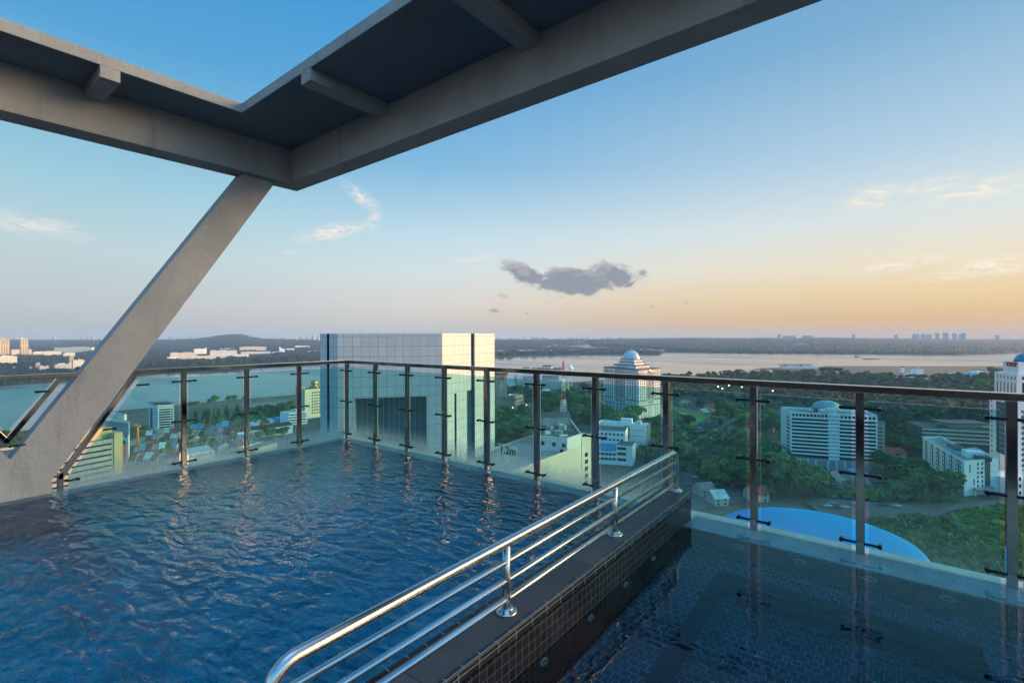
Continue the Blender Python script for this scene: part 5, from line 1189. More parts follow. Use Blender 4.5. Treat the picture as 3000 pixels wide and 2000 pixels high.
tag(MB().lathe((x, y, GZ), [(4.6, 5.0), (4.6, 6.5), (5.4, 8.0), (5.2, 10.5), (3.6, 13.0), (1.2, 15.0), (0.01, 17.5)], 18).build('golden_dome', M['gold'], uv=False), 'golden onion dome resting on the cream hall roof', 'dome')
lump('white_villa', 'cream and white two step villa in the trees left of the radio mast', 'villa', 1602, 1158, [(1583, 1620, 1149, 1158, 20, M['cream_wall']), (1590, 1612, 1142, 1150, 14, M['clean_white'])])
# ---- orange piling rig
x, y = gp(404, 1322)
rg = thing('piling_rig', 'tall orange piling rig standing among the old town roofs', 'piling rig', (x, y, GZ), YAW)
MB().box((-0.55, -0.55, 1.5), (0.55, 0.55, 22.5)).build('mast', M['orange'], rg, uv=False)
MB().box((-3.0, -0.7, 22.0), (2.2, 0.7, 23.2)).box((-3.2, -0.5, 23.2), (-0.8, 0.5, 24.6)).build('head', M['orange'], rg, uv=False)
MB().box((-2.0, -1.6, 1.0), (2.4, 1.6, 3.6)).build('cab', M['orange'], rg, uv=False)
MB().box((-2.4, -2.1, 0), (2.6, -1.2, 1.1)).build('track', M['dark_grey'], rg, uv=False); MB().box((-2.4, 1.2, 0), (2.6, 2.1, 1.1)).build('track', M['dark_grey'], rg, uv=False)
MB().tube([(0.5, 0, 8.5), (4.2, 0, 1.2)], 0.25, 6).build('strut', M['orange'], rg, uv=False)
# ---- blue domed roof just below the glass
dc = 86.0; cxb, cyb = pd(2385, dc); zb0 = -35.0
br_ = thing('blue_roof_hall', 'round hall under a shallow smooth bright blue dome roof just below the glass', 'hall', (cxb, cyb, GZ))
M['bright_blue'] = mat('bright_blue_membrane', (0.001, 0.28, 0.60), 0.6, var=0.06, vscale=0.05, spec=0.03)
RB = 15.8; prof = [(RB - 0.2, zb0 - GZ - 0.8), (RB, zb0 - GZ)]; 
for k in range(1, 9): t = k / 8; prof.append((RB * math.cos(t * math.pi / 2) if k < 8 else 0.01, zb0 - GZ + 2.0 * math.sin(t * math.pi / 2)))
MB().lathe((0, 0, 0), prof, 72).build('dome_roof', M['bright_blue'], br_, uv=False)
MB().lathe((0, 0, 0), [(RB - 1, 0), (RB - 1, zb0 - GZ - 0.3)], 48).build('drum_wall', M['grey_wall'], br_, uv=False)
# ------------------------------------------------------------------ trees
import numpy as np
def leaf_mat(name, c, var=0.5):
    m_ = bpy.data.materials.new(name); m_.use_nodes = True; q = G(m_.node_tree); b = q.n['Principled BSDF']
    oi = q.new('ShaderNodeObjectInfo'); at = q.new('ShaderNodeAttribute'); at.attribute_name = 'leaf'
    v = q.m('MULTIPLY_ADD', at.outputs['Fac'], 2 * var, 1 - var)
    hs = q.new('ShaderNodeHueSaturation'); hs.inputs['Color'].default_value = (*c, 1)
    q.put(hs.inputs['Value'], q.m('MULTIPLY', v, q.m('MULTIPLY_ADD', oi.outputs['Random'], 0.9, 0.6)))
    q.put(hs.inputs['Hue'], q.m('MULTIPLY_ADD', q.m('FRACT', q.m('MULTIPLY', oi.outputs['Random'], 7.3)), 0.10, 0.45))
    q.l.new(hs.outputs[0], b.inputs['Base Color']); b.inputs['Roughness'].default_value = 0.75; b.inputs['Specular IOR Level'].default_value = 0.2
    return m_
M['leaf'] = leaf_mat('broadleaf', (0.088, 0.155, 0.045)); M['leaf_far'] = leaf_mat('far_broadleaf', (0.040, 0.070, 0.036)); M['leaf_dark'] = leaf_mat('conifer_leaf', (0.03, 0.06, 0.03)); M['leaf_bright'] = leaf_mat('bright_scrub', (0.080, 0.150, 0.022))  # leaf_bright is the meadow's own bright green
M['bark'] = mat('bark', (0.10, 0.08, 0.06), 0.95, var=0.3, vscale=2.0)
def leaves(rng, lobes, n, size, droop=0.3):
    """small leaf quads spread through a set of lobes; returns verts, faces, per-face value"""
    w = np.array([l[3] ** 2 for l in lobes]); w /= w.sum()
    idx = rng.choice(len(lobes), n, p=w); L = np.array([[l[0], l[1], l[2]] for l in lobes])[idx]; r = np.array([l[3] for l in lobes])[idx]; fl = np.array([l[4] for l in lobes])[idx]
    d = rng.normal(size=(n, 3)); d /= np.linalg.norm(d, axis=1)[:, None]; d[:, 2] = np.where(d[:, 2] < -0.35, -d[:, 2], d[:, 2])
    rad = r * rng.uniform(0.55, 1.06, n) ** 0.6
    c = L + d * rad[:, None] * np.stack([np.ones(n), np.ones(n), fl], 1)
    nn = d + rng.normal(size=(n, 3)) * 0.55; nn /= np.linalg.norm(nn, axis=1)[:, None]
    up = rng.normal(size=(n, 3)); a = np.cross(nn, up); a /= np.linalg.norm(a, axis=1)[:, None]; b = np.cross(nn, a)
    s = size * rng.uniform(0.6, 1.3, n)[:, None]
    V = np.stack([c - a * s - b * s * .6, c + a * s * .9 - b * s * .75, c + a * s * 1.05 + b * s * .6, c - a * s * .85 + b * s * .8], 1).reshape(-1, 3)
    F = np.arange(4 * n).reshape(-1, 4)
    lv = rng.uniform(0, 1, len(lobes))[idx] * 0.55 + rng.uniform(0, 1, n) * 0.45
    return V, F, lv
def leaf_mesh(name, V, F, lv, m_):
    me = bpy.data.meshes.new(name); me.vertices.add(len(V)); me.vertices.foreach_set('co', V.astype(np.float32).ravel())
    me.loops.add(F.size); me.loops.foreach_set('vertex_index', F.astype(np.int32).ravel()); me.polygons.add(len(F))
    me.polygons.foreach_set('loop_start', np.arange(0, F.size, 4, dtype=np.int32)); me.polygons.foreach_set('loop_total', np.full(len(F), 4, dtype=np.int32))
    me.update(calc_edges=True); a = me.attributes.new('leaf', 'FLOAT', 'FACE'); a.data.foreach_set('value', lv.astype(np.float32)); me.materials.append(m_); return me
def crown_lobes(rng, kind):
    lb = []
    if kind == 'round':
        for k in range(9):
            a = rng.uniform(0, 6.28); q_ = rng.uniform(0.1, 0.62); lb.append((q_ * math.cos(a) * 6, q_ * math.sin(a) * 6, rng.uniform(6.0, 11.0), rng.uniform(2.2, 3.6), 0.8))
        lb.append((0, 0, 9, 4.0, 0.85))
    elif kind == 'wide':
        for k in range(12):
            a = rng.uniform(0, 6.28); q_ = rng.uniform(0.2, 1.0); lb.append((q_ * math.cos(a) * 7, q_ * math.sin(a) * 7, 9.5 - q_ * 2 + rng.uniform(-1, 1), rng.uniform(2.2, 3.4), 0.6))
    elif kind == 'conifer':
        for k in range(9):
            z = 3 + k * 1.45; lb.append((rng.uniform(-.3, .3), rng.uniform(-.3, .3), z, 3.3 * (1 - k / 10.5), 0.45))
    return lb
TR = {}
rng = np.random.default_rng(4)
for kind, n, size, m_ in (('round', 1500, 0.55, 'leaf'), ('wide', 1600, 0.55, 'leaf'), ('conifer', 1100, 0.42, 'leaf_dark')):
    for v in range(3 if kind != 'conifer' else 2):
        V, F, lv = leaves(rng, crown_lobes(rng, kind), n, size); TR[kind, v] = leaf_mesh('crown', V, F, lv, M[m_])
    b = MB(); top = 9.0 if kind != 'conifer' else 15.0
    b.tube([(0, 0, -0.5), (0.15, 0.1, top * .35), (0.1, -0.1, top * .7), (0, 0, top)], [0.42, 0.32, 0.22, 0.06], 6)
    if kind != 'conifer':
        for k in range(5):
            a = k * 1.3; b.tube([(0.1, 0, top * .4 + k * .4), (math.cos(a) * 2, math.sin(a) * 2, top * .6 + k * .5), (math.cos(a) * 4, math.sin(a) * 4, top * .85)], [0.2, 0.14, 0.04], 5)
    TR['trunk', kind] = b.mesh('trunk', M['bark'], uv=False)
BP = []
for o in list(COL.objects):
    if o.parent is None and o.type == 'EMPTY' and abs(o.location.z - GZ) < 20 and o.name.split('.')[0] not in ('radio_mast',):
        ch = [c for c in o.children if c.type == 'MESH' and c.name.split('.')[0] in ('wall', 'podium', 'front_wing', 'wing')]
        bpy.context.view_layer.update()
        for c in ch:
            ws = [c.matrix_world @ Vector(k) for k in c.bound_box]; xs = [p.x for p in ws]; ys_ = [p.y for p in ws]
            w_ = [(c.matrix_world @ v.co) for v in c.data.vertices]; lat_ = [(ca * p.x + sa * p.y) for p in w_]; dp_ = [(-sa * p.x + ca * p.y) for p in w_]
            BP.append((min(xs), max(xs), min(ys_), max(ys_)))
def free(x, y, m=3.0): return not any(a - m < x < b + m and c - m < y < d + m for a, b, c, d in BP)
def tree(x, y, s, kind, label, group, name='tree'):
    t = thing(name, label, 'tree', (x, y, GZ), random.uniform(0, 6.28), group); t.scale = (s * random.uniform(.9, 1.15), s * random.uniform(.9, 1.15), s * random.uniform(.85, 1.15))
    inst('crown', TR[kind, random.randrange(3 if kind != 'conifer' else 2)], t); inst('trunk', TR['trunk', kind], t)
def grove(pix, n, s0, s1, label, group, kinds=('round', 'round', 'wide'), sep=0.62, dz=0.0):
    P = [gp(*p) for p in pix]; xs = [p[0] for p in P]; ys_ = [p[1] for p in P]; got = []; tries = 0
    while len(got) < n and tries < n * 60:
        tries += 1; x, y = random.uniform(min(xs), max(xs)), random.uniform(min(ys_), max(ys_))
        if not inpoly(x, y, P) or not free(x, y): continue
        s = random.uniform(s0, s1)
        if any((x - a) ** 2 + (y - b) ** 2 < (sep * 6.5 * (s + c) / 2 * 1.6) ** 2 for a, b, c in got): continue
        got.append((x, y, s)); tree(x, y, s, random.choice(kinds), label, group); COL.objects[-3].location.z += dz
    return got
random.seed(21)
grove([(1955, 1318), (2100, 1316), (2290, 1342), (2300, 1400), (2290, 1440), (2200, 1470), (2080, 1420), (1960, 1350)], 62, 1.05, 1.6, 'tall bushy tree in the dense grove left of the striped office', 'trees in the central grove')
grove([(2300, 1420), (2420, 1445), (2400, 1470), (2330, 1462), (2290, 1440)], 12, 1.2, 1.7, 'dark round tree in front of the striped office podium', 'trees before the striped office')
grove([(2590, 1400), (2700, 1400), (2800, 1462), (2780, 1480), (2640, 1470), (2580, 1440)], 20, 0.9, 1.4, 'dark bushy tree in front of the white hotel', 'trees before the white hotel')
grove([(1450, 1240), (1530, 1235), (1565, 1250), (1575, 1300), (1520, 1320), (1452, 1300)], 26, 1.0, 1.6, 'spreading green tree on the slope left of the cream building', 'trees below the stone building')
grove([(1560, 1185), (1640, 1172), (1760, 1205), (1765, 1240), (1690, 1240), (1600, 1225)], 34, 1.0, 1.7, 'rounded tree in the park behind the radio mast', 'trees in the town park')
grove([(1765, 1235), (1860, 1232), (1880, 1243), (1765, 1262)], 12, 1.1, 1.6, 'broad crowned tree at the foot of the domed tower', 'trees below the domed tower', ('wide',))
grove([(1905, 1250), (1945, 1255), (1950, 1300), (1910, 1310)], 8, 1.0, 1.4, 'tree between the white block and the road', 'trees by the white block')
grove([(1960, 1236), (2000, 1250), (2030, 1262), (1960, 1262)], 7, 0.9, 1.5, 'dark tree at the near corner of the mown field', 'trees at the field corner')
grove([(2085, 1212), (2200, 1220), (2290, 1245), (2290, 1290), (2200, 1275), (2100, 1255)], 24, 0.9, 1.5, 'tree among the red roofed houses beside the road', 'trees among the red roofs')
grove([(540, 1246), (620, 1232), (700, 1222), (720, 1240), (640, 1256), (560, 1262)], 14, 0.9, 1.3, 'dark conifer behind the old town roofs', 'conifers behind the old town', ('conifer',))
grove([(690, 1226), (780, 1205), (868, 1190), (868, 1206), (790, 1226), (700, 1240)], 22, 0.8, 1.1, 'low tree in the green belt beside the mudflat', 'trees along the mudflat')
grove([(735, 1300), (830, 1283), (845, 1272), (740, 1288)], 8, 0.6, 0.85, 'street tree in front of the long white arcade', 'trees before the arcade', ('round',))
grove([(548, 1187), (735, 1168), (735, 1170), (548, 1190)], 7, 0.7, 1.2, 'lone tree on the waterline of the mudflat', 'trees on the shoreline', ('round',), dz=-3.2)
grove([(395, 1282), (440, 1270), (440, 1284), (395, 1295)], 4, 0.7, 0.9, 'small tree beside the nine storey white block', 'trees by the nine storey block')
grove([(400, 1300), (700, 1275), (740, 1300), (520, 1345), (400, 1345)], 26, 0.35, 0.6, 'small tree between the old town roofs', 'trees between the old town roofs', ('round',))
grove([(0, 1300), (80, 1290), (110, 1330), (20, 1345)], 7, 0.9, 1.3, 'tree seen in the notch of the concrete strut', 'trees in the strut notch')
grove([(2620, 1290), (2700, 1300), (2700, 1345), (2610, 1335)], 9, 1.0, 1.4, 'tree between the striped office and the white hotel', 'trees between office and hotel')
grove([(1856, 1340), (1912, 1325), (1912, 1365), (1860, 1370)], 7, 0.6, 0.9, 'pointed small tree in front of the blue roofed annex', 'trees by the annex', ('conifer', 'round'))
grove([(2860, 1098), (2930, 1096), (2930, 1150), (2860, 1150)], 8, 1.3, 1.7, 'tree beside the tall mauve tower', 'trees beside the tall tower')
# the wood behind: too many trees to count
def wood(name, pix, n, s0, s1, label, m_='leaf', per=170, size=1.0, seed=1, kinds=('round', 'wide'), zoff=0.0):
    rg_ = np.random.default_rng(seed); P = [gp(*p) for p in pix]; xs = [p[0] for p in P]; ys_ = [p[1] for p in P]; VV = []; LV = []; c = 0; tries = 0
    while c < n and tries < n * 40:
        tries += 1; x, y = rg_.uniform(min(xs), max(xs)), rg_.uniform(min(ys_), max(ys_))
        if not inpoly(x, y, P) or not free(x, y, 6): continue
        c += 1; s = rg_.uniform(s0, s1); V, F, lv = leaves(rg_, crown_lobes(rg_, kinds[c % len(kinds)]), per, size)
        VV.append(V * s * np.array([1, 1, rg_.uniform(.8, 1.15)]) + np.array([x, y, GZ + zoff])); LV.append(np.clip(lv * 0.6 + rg_.uniform(0, .5), 0, 1))
    V = np.concatenate(VV); lv = np.concatenate(LV); F = np.arange(len(V)).reshape(-1, 4)
    o = inst(name, leaf_mesh(name, V, F, lv, M[m_])); tag(o, label, None, None, 'stuff'); return o
wood('woodland', [(1940, 1112), (2110, 1100), (2250, 1095), (2420, 1098), (2600, 1108), (2950, 1110), (3150, 1112), (3150, 1180), (2900, 1238), (2600, 1238), (2440, 1205), (2300, 1200), (2240, 1222), (2090, 1196), (1945, 1188)], 1500, 0.75, 1.3, 'dense green wood between the field and the beach', 'leaf_far', per=150, size=1.1)
wood('woodland', [(2590, 1238), (2900, 1238), (2900, 1290), (2700, 1290), (2600, 1330)], 90, 1.1, 1.7, 'green wood behind the striped office', 'leaf_far', per=220, size=0.9, seed=2)
wood('woodland', [(1440, 1150), (1500, 1143), (1660, 1138), (1765, 1135), (1765, 1160), (1680, 1165), (1560, 1180), (1440, 1180)], 90, 0.7, 1.1, 'trees around the ferry terminal', 'leaf_far', per=120, size=1.0, seed=3)
wood('scrub', [(2560, 1520), (2700, 1530), (2790, 1520), (2860, 1590), (2960, 1700), (2700, 1700), (2560, 1600)], 330, 0.28, 0.5, 'dark scrub below the right hand glass panels', per=170, size=1.3, seed=4, zoff=-1.5)
wood('meadow', [(2800, 1500), (2900, 1486), (3300, 1474), (3300, 1640), (2960, 1700), (2860, 1590)], 520, 0.12, 0.26, 'bright green meadow at the right edge', 'leaf_bright', per=90, size=3.0, seed=5, zoff=-0.6)
wood('undergrowth', [(1955, 1300), (2290, 1335), (2300, 1440), (2200, 1475), (1960, 1360)], 240, 0.45, 0.8, 'undergrowth between the grove trees', per=120, size=1.2, seed=6, zoff=-2.0)
wood('undergrowth', [(2380, 1395), (2720, 1395), (2800, 1470), (2640, 1474), (2400, 1456)], 150, 0.35, 0.6, 'bushes around the parking lot', per=120, size=1.2, seed=7, zoff=-1.5)
wood('undergrowth', [(1440, 1180), (1620, 1165), (1760, 1170), (1760, 1260), (1660, 1250), (1580, 1300), (1440, 1310)], 230, 0.5, 0.8, 'undergrowth in the town park', per=110, size=1.2, seed=8, zoff=-2.0)
wood('undergrowth', [(540, 1250), (700, 1232), (870, 1196), (870, 1208), (720, 1245), (560, 1265)], 170, 0.4, 0.7, 'green bushes behind the old town', per=100, size=1.2, seed=9, zoff=-1.5)
wood('shore_trees', [(150, 1106), (400, 1100), (560, 1083), (760, 1074), (900, 1062), (900, 1052), (560, 1066), (400, 1078), (150, 1092)], 260, 0.9, 1.4, 'dark belt of trees along the far shore', 'leaf_dark', per=70, size=1.9, seed=10)
wood('shore_trees', [(1451, 1046), (1570, 1040), (1700, 1038.5), (1934, 1036.8), (1930, 1033), (1700, 1034), (1500, 1037)], 150, 0.9, 1.5, 'dark trees along the far spit', 'leaf_dark', per=60, size=2.4, seed=11)
# ------------------------------------------------------------------ far buildings
def facade_mat(name, c, wc, bw, rh, ms):
    m_ = bpy.data.materials.new(name); m_.use_nodes = True; q = G(m_.node_tree); b = q.n['Principled BSDF']
    br = q.new('ShaderNodeTexBrick'); q.put(br.inputs['Vector'], q.new('ShaderNodeTexCoord').outputs['UV']); br.offset = 0
    br.inputs['Color1'].default_value = (*wc, 1); br.inputs['Color2'].default_value = (*[x * 1.6 for x in wc], 1); br.inputs['Mortar'].default_value = (*c, 1)
    br.inputs['Scale'].default_value = 1; br.inputs['Mortar Size'].default_value = ms; br.inputs['Brick Width'].default_value = bw; br.inputs['Row Height'].default_value = rh; br.inputs['Mortar Smooth'].default_value = 0
    q.l.new(br.outputs['Color'], b.inputs['Base Color']); b.inputs['Roughness'].default_value = 0.7; return m_
M['flats_white'] = facade_mat('white_flats', (0.62, 0.60, 0.55), (0.22, 0.22, 0.21), 6.5, 3.4, 1.0)
M['flats_cream'] = facade_mat('cream_flats', (0.60, 0.50, 0.34), (0.24, 0.19, 0.12), 9.0, 60.0, 2.0)
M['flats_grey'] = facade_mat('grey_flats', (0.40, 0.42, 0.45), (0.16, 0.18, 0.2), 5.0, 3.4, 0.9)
def far_block(name, label, cat, x0, x1, yt, yb, m_, dep_=30, group=None, d=None, rz=0.25, base=None, roofbits=True):
    d = d or Dp((x0 + x1) / 2, yb); xm = (x0 + x1) / 2; k = d / FPX; w = (x1 - x0) * k * math.cos(math.atan((xm - 1500) / FPX)) * 0.88
    x, y = pd(xm, d + dep_ / 2); ztop = zt(xm, yt, d) - GZ
    b = MB().box((-w / 2, -dep_ / 2, 0), (w / 2, dep_ / 2, ztop), 0); r2 = random.Random(int(x0 * 7 + yt))
    if roofbits:
        for _ in range(3): a = r2.uniform(-.4, .4) * w; e = r2.uniform(.05, .12) * w; b.box((a - e, -dep_ / 4, ztop), (a + e, dep_ / 4, ztop + r2.uniform(.03, .07) * ztop + 1), 1)
    o = b.build(name, [m_, M['white_wall']], None, loc=(x, y, GZ), rz=YAW + rz - math.atan((xm - 1500) / FPX) * 0.85); return tag(o, label, cat, group)
far_block('tower_block', 'tall gold lit tower block at the left edge across the strait', 'tower block', -14, 31, 993, 1046, M['flats_cream'], 24)
far_block('tower_block', 'slim pale tower block standing alone across the strait, second from the left edge', 'tower block', 57, 85, 992.5, 1044, M['flats_cream'], 26)
far_block('housing_slab', 'white housing slab at the left edge below the gold tower', 'housing block', -20, 54, 1044, 1072, M['flats_white'], 18)
far_block('housing_slab', 'long low row of pale flats right of the slim tower', 'housing block', 90, 186, 1030, 1044, M['flats_white'], 24)
far_block('housing_slab', 'long low white flats between the two far left towers', 'housing block', 28, 96, 1023, 1042, M['flats_white'], 24)
far_block('housing_slab', 'white terraced flats on the wooded rise beside the strut', 'housing block', 153, 285, 1017.5, 1033, M['flats_white'], 40, rz=-0.2)
far_block('housing_slab', 'small pinkish flats at the end of the pale row', 'housing block', 182, 222, 1034, 1049, M['flats_white'], 26)
cc = far_block('checkpoint_hall', 'long white arcaded checkpoint hall by the far shore', 'checkpoint', -30, 104, 1077, 1088, M['flats_white'], 18, rz=0.05)
far_block('checkpoint_office', 'grey blue stepped office by the far shore', 'office building', 155, 214, 1067, 1092, M['flats_grey'], 24)
far_block('checkpoint_office', 'white office with dark bands half hidden by the strut', 'office building', 210, 248, 1054, 1086, M['flats_white'], 20)
far_block('checkpoint_tower', 'dark slim checkpoint tower with an overhanging top', 'tower', 202, 216, 1042, 1076, M['grey_wall'], 12)
far_block('checkpoint_office', 'low grey checkpoint block with a flat canopy', 'office building', 112, 145, 1073, 1094, M['flats_grey'], 20)
far_block('checkpoint_tower', 'low dark lookout among the checkpoint offices', 'tower', 103, 118, 1064, 1080, M['grey_wall'], 10)
# factory complex across the strait
fx = [(493, 580, 1034, 1052, 70, 'cream_wall', 'long sunlit factory hall with a row of roof vents'), (566, 608, 1022, 1040, 40, 'clean_white', 'tall white factory block with a chimney end'), (610, 700, 1027, 1046, 60, 'white_wall', 'low white factory sheds in the middle of the plant'),
      (640, 690, 1021, 1030, 40, 'pink_wall', 'flat pinkish factory roof behind the plant'), (697, 786, 1016, 1032, 60, 'cream_wall', 'big gold lit factory hall at the right of the plant'), (520, 640, 1043, 1055, 30, 'cream_wall', 'low cream factory wall along the trees'), (640, 735, 1038, 1050, 30, 'pink_wall', 'low pink offices in front of the plant'),
      (700, 800, 1030, 1038, 40, 'white_wall', 'low white annex in front of the gold hall'), (488, 520, 1046, 1053, 30, 'clean_white', 'small white porch at the left end of the plant')]
for x0, x1, yt, yb, dp2, m_, lab in fx: far_block('factory', lab, 'factory', x0, x1, yt, yb, M[m_], dp2, rz=0.12)
for x, yt, yb in ((602, 1018, 1036), (570, 1023, 1036), (648, 1029, 1040), (820, 1016, 1034)): 
    d = Dp(x, yb); xx, yy = pd(x, d); tag(MB().lathe((0, 0, 0), [(4.5, 0), (4.5, zt(x, yt, d) - GZ), (0.01, zt(x, yt, d) - GZ + 1)], 12).build('silo', M['clean_white'], None, loc=(xx, yy, GZ), uv=False), 'white cylindrical silo rising over the factory roofs', 'silo', 'silos of the far plant')
for x0, x1, yt, yb, lab in [(822, 835, 1021, 1036, 'small white works building beside the far right silo'), (836, 864, 1021, 1030, 'low flat white works roof right of the silo'), (862, 910, 1013, 1024, 'white curved works hall left of the office tower'), (900, 938, 1028, 1034, 'low white sheds touching the office tower edge'), (796, 826, 1030, 1036, 'tiny white sheds left of the far silo'), (448, 464, 1023, 1029, 'tiny cream house in the far wood')]:
    far_block('works_building', lab, 'works building', x0, x1, yt, yb, M['clean_white'], 30, rz=0.1)
# port sheds on the far spit right of the tower
rr = random.Random(8)
for k in range(22):
    x0 = 1452 + k * 22 + rr.uniform(-4, 4); w = rr.uniform(12, 26); yb = 1034 - rr.uniform(0, 3); h = rr.uniform(3, 8)
    far_block('port_shed', 'low pale warehouse on the far spit across the water', 'warehouse', x0, x0 + w, yb - h, yb, M[rr.choice(['white_wall', 'grey_wall', 'pink_wall', 'flats_grey'])], 40, 'warehouses on the far spit', rz=rr.uniform(-.2, .2))
for k in range(26):
    x0 = rr.uniform(1452, 1640); yb = rr.uniform(1006, 1026); w = rr.uniform(8, 22)
    far_block('far_shed', 'small pale building scattered in the far town right of the office tower', 'building', x0, x0 + w, yb - rr.uniform(2, 4.5), yb, M[rr.choice(['white_wall', 'clean_white', 'pink_wall', 'grey_wall'])], 40, 'buildings of the far town', rz=rr.uniform(-.3, .3))
for x0, x1, yt, yb in ((2328, 2366, 1008, 1016), (2452, 2476, 1021, 1024.5), (2516, 2546, 1022, 1024), (2250, 2270, 1014, 1017), (2186, 2240, 1015, 1018.5), (1990, 2000, 1009, 1012)):
    far_block('far_shed', 'pale flat building alone in the far woods beyond the strait', 'building', x0, x1, yt, yb, M['white_wall'], 40, 'buildings in the far woods', d=Dp(x0, yb) * 0.985)
# skyline towers on the horizon
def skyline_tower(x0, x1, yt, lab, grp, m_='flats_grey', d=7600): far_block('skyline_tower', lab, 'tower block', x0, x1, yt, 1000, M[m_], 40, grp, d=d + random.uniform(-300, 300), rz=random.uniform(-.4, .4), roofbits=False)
for x0, x1, yt in [(2673, 2683, 978), (2684, 2694, 978), (2698, 2709, 978), (2711, 2718, 981), (2718, 2729, 979), (2741, 2752, 975), (2761, 2780, 974.5), (2791, 2803, 977), (2810, 2822, 979), (2816, 2829, 975)]: skyline_tower(x0, x1, yt, 'hazy tower block in the cluster on the right horizon', 'tower cluster on the right horizon')
for x0, x1, yt, lab in [(2497, 2505, 979, 'lone small tower on the horizon left of the right cluster'), (2620, 2630, 980, 'lone tower block just left of the right horizon cluster'), (2916, 2928, 981, 'faint lone tower beside the mauve tower on the horizon'), (2280, 2286, 979, 'slim tower above the long horizon slabs'), (2290, 2338, 983.5, 'first long pale slab on the horizon'), (2350, 2384, 983, 'second long pale slab on the horizon')]: skyline_tower(x0, x1, yt, lab, 'lone towers on the horizon')
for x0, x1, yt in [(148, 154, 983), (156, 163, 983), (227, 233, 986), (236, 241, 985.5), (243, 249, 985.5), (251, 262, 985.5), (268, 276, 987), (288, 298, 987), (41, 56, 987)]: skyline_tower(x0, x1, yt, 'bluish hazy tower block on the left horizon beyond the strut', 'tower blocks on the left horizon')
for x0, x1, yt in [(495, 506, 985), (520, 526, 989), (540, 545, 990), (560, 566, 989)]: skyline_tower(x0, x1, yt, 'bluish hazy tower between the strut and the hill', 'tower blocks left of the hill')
for x0, x1, yt in [(606, 611, 985), (613, 617, 986), (618, 623, 985), (632, 635, 984), (858, 864, 983.5), (866, 872, 983.5), (880, 888, 985.5), (893, 900, 986), (901, 907, 987), (913, 922, 983), (926, 932, 985), (932, 937, 985), (820, 836, 987.5), (840, 848, 989)]: skyline_tower(x0, x1, yt, 'pale tower block on the horizon right of the hill', 'tower blocks right of the hill', 'flats_white', 6600)
for k in range(26):
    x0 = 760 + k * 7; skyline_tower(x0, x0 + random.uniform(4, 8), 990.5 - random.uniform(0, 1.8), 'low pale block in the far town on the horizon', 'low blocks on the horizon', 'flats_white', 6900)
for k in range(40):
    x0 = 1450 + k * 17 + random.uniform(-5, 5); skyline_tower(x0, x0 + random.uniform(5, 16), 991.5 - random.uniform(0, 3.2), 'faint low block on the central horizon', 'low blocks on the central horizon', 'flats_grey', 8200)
for x in (645, 650):
    d = 6700; xx, yy = pd(x, d); tag(MB().tube([(0, 0, 60), (0, 0, zt(x, 967, d) - GZ)], 1.6, 5).build('transmission_mast', M['grey_wall'], None, loc=(xx, yy, GZ), uv=False), 'thin transmission mast on the far hill', 'mast', 'masts on the far hill')
d = 6700; xx, yy = pd(827, d); tag(MB().tube([(0, 0, 20), (0, 0, zt(827, 967, d) - GZ)], 1.6, 5).build('transmission_mast', M['grey_wall'], None, loc=(xx, yy, GZ), uv=False), 'thin lone transmission mast left of the office tower', 'mast')
# a wooded islet and a boat in the strait
def isl(name, label, x0, x1, y):
    d = Dp((x0 + x1) / 2, y); k = d / FPX; xx, yy = pd((x0 + x1) / 2, d); w = (x1 - x0) * k
    rg_ = np.random.default_rng(2); V, F, lv = leaves(rg_, [((rg_.uniform(-.5, .5)) * w * .9, rg_.uniform(-4, 4), 0.6, rg_.uniform(1.5, 3.2), 0.5) for _ in range(16)], 900, 0.9)
    o = inst(name, leaf_mesh(name, V, F, lv, M['leaf_dark']), None, (xx, yy, GZ + 0.4), YAW); tag(o, label, None, None, 'stuff')
isl('mangrove_islet', 'low dark mangrove islet in the strait', 2523, 2586, 1052)
xx, yy = gp(2512, 1045)
bo = thing('fishing_boat', 'small dark fishing boat on the bright strait', 'boat', (xx, yy, GZ + 0.4), YAW)
MB().add([(-12, -2.5, 0), (9, -2.5, 0), (13, 0, 2.6), (9, 2.5, 0), (-12, 2.5, 0), (-12, -2.8, 2), (9, -2.8, 2), (14, 0, 3.2), (9, 2.8, 2), (-12, 2.8, 2)], [(0, 4, 3, 2, 1), (5, 6, 7, 8, 9), (0, 1, 6, 5), (1, 2, 7, 6), (2, 3, 8, 7), (3, 4, 9, 8), (4, 0, 5, 9)]).build('hull', M['stone_dark'], bo, uv=False)
MB().box((-10, -1.8, 2), (-5, 1.8, 5.5)).build('wheelhouse', M['dark_grey'], bo, uv=False); MB().tube([(3, 0, 2), (3, 0, 9)], 0.25, 5).build('mast', M['dark_grey'], bo, uv=False)
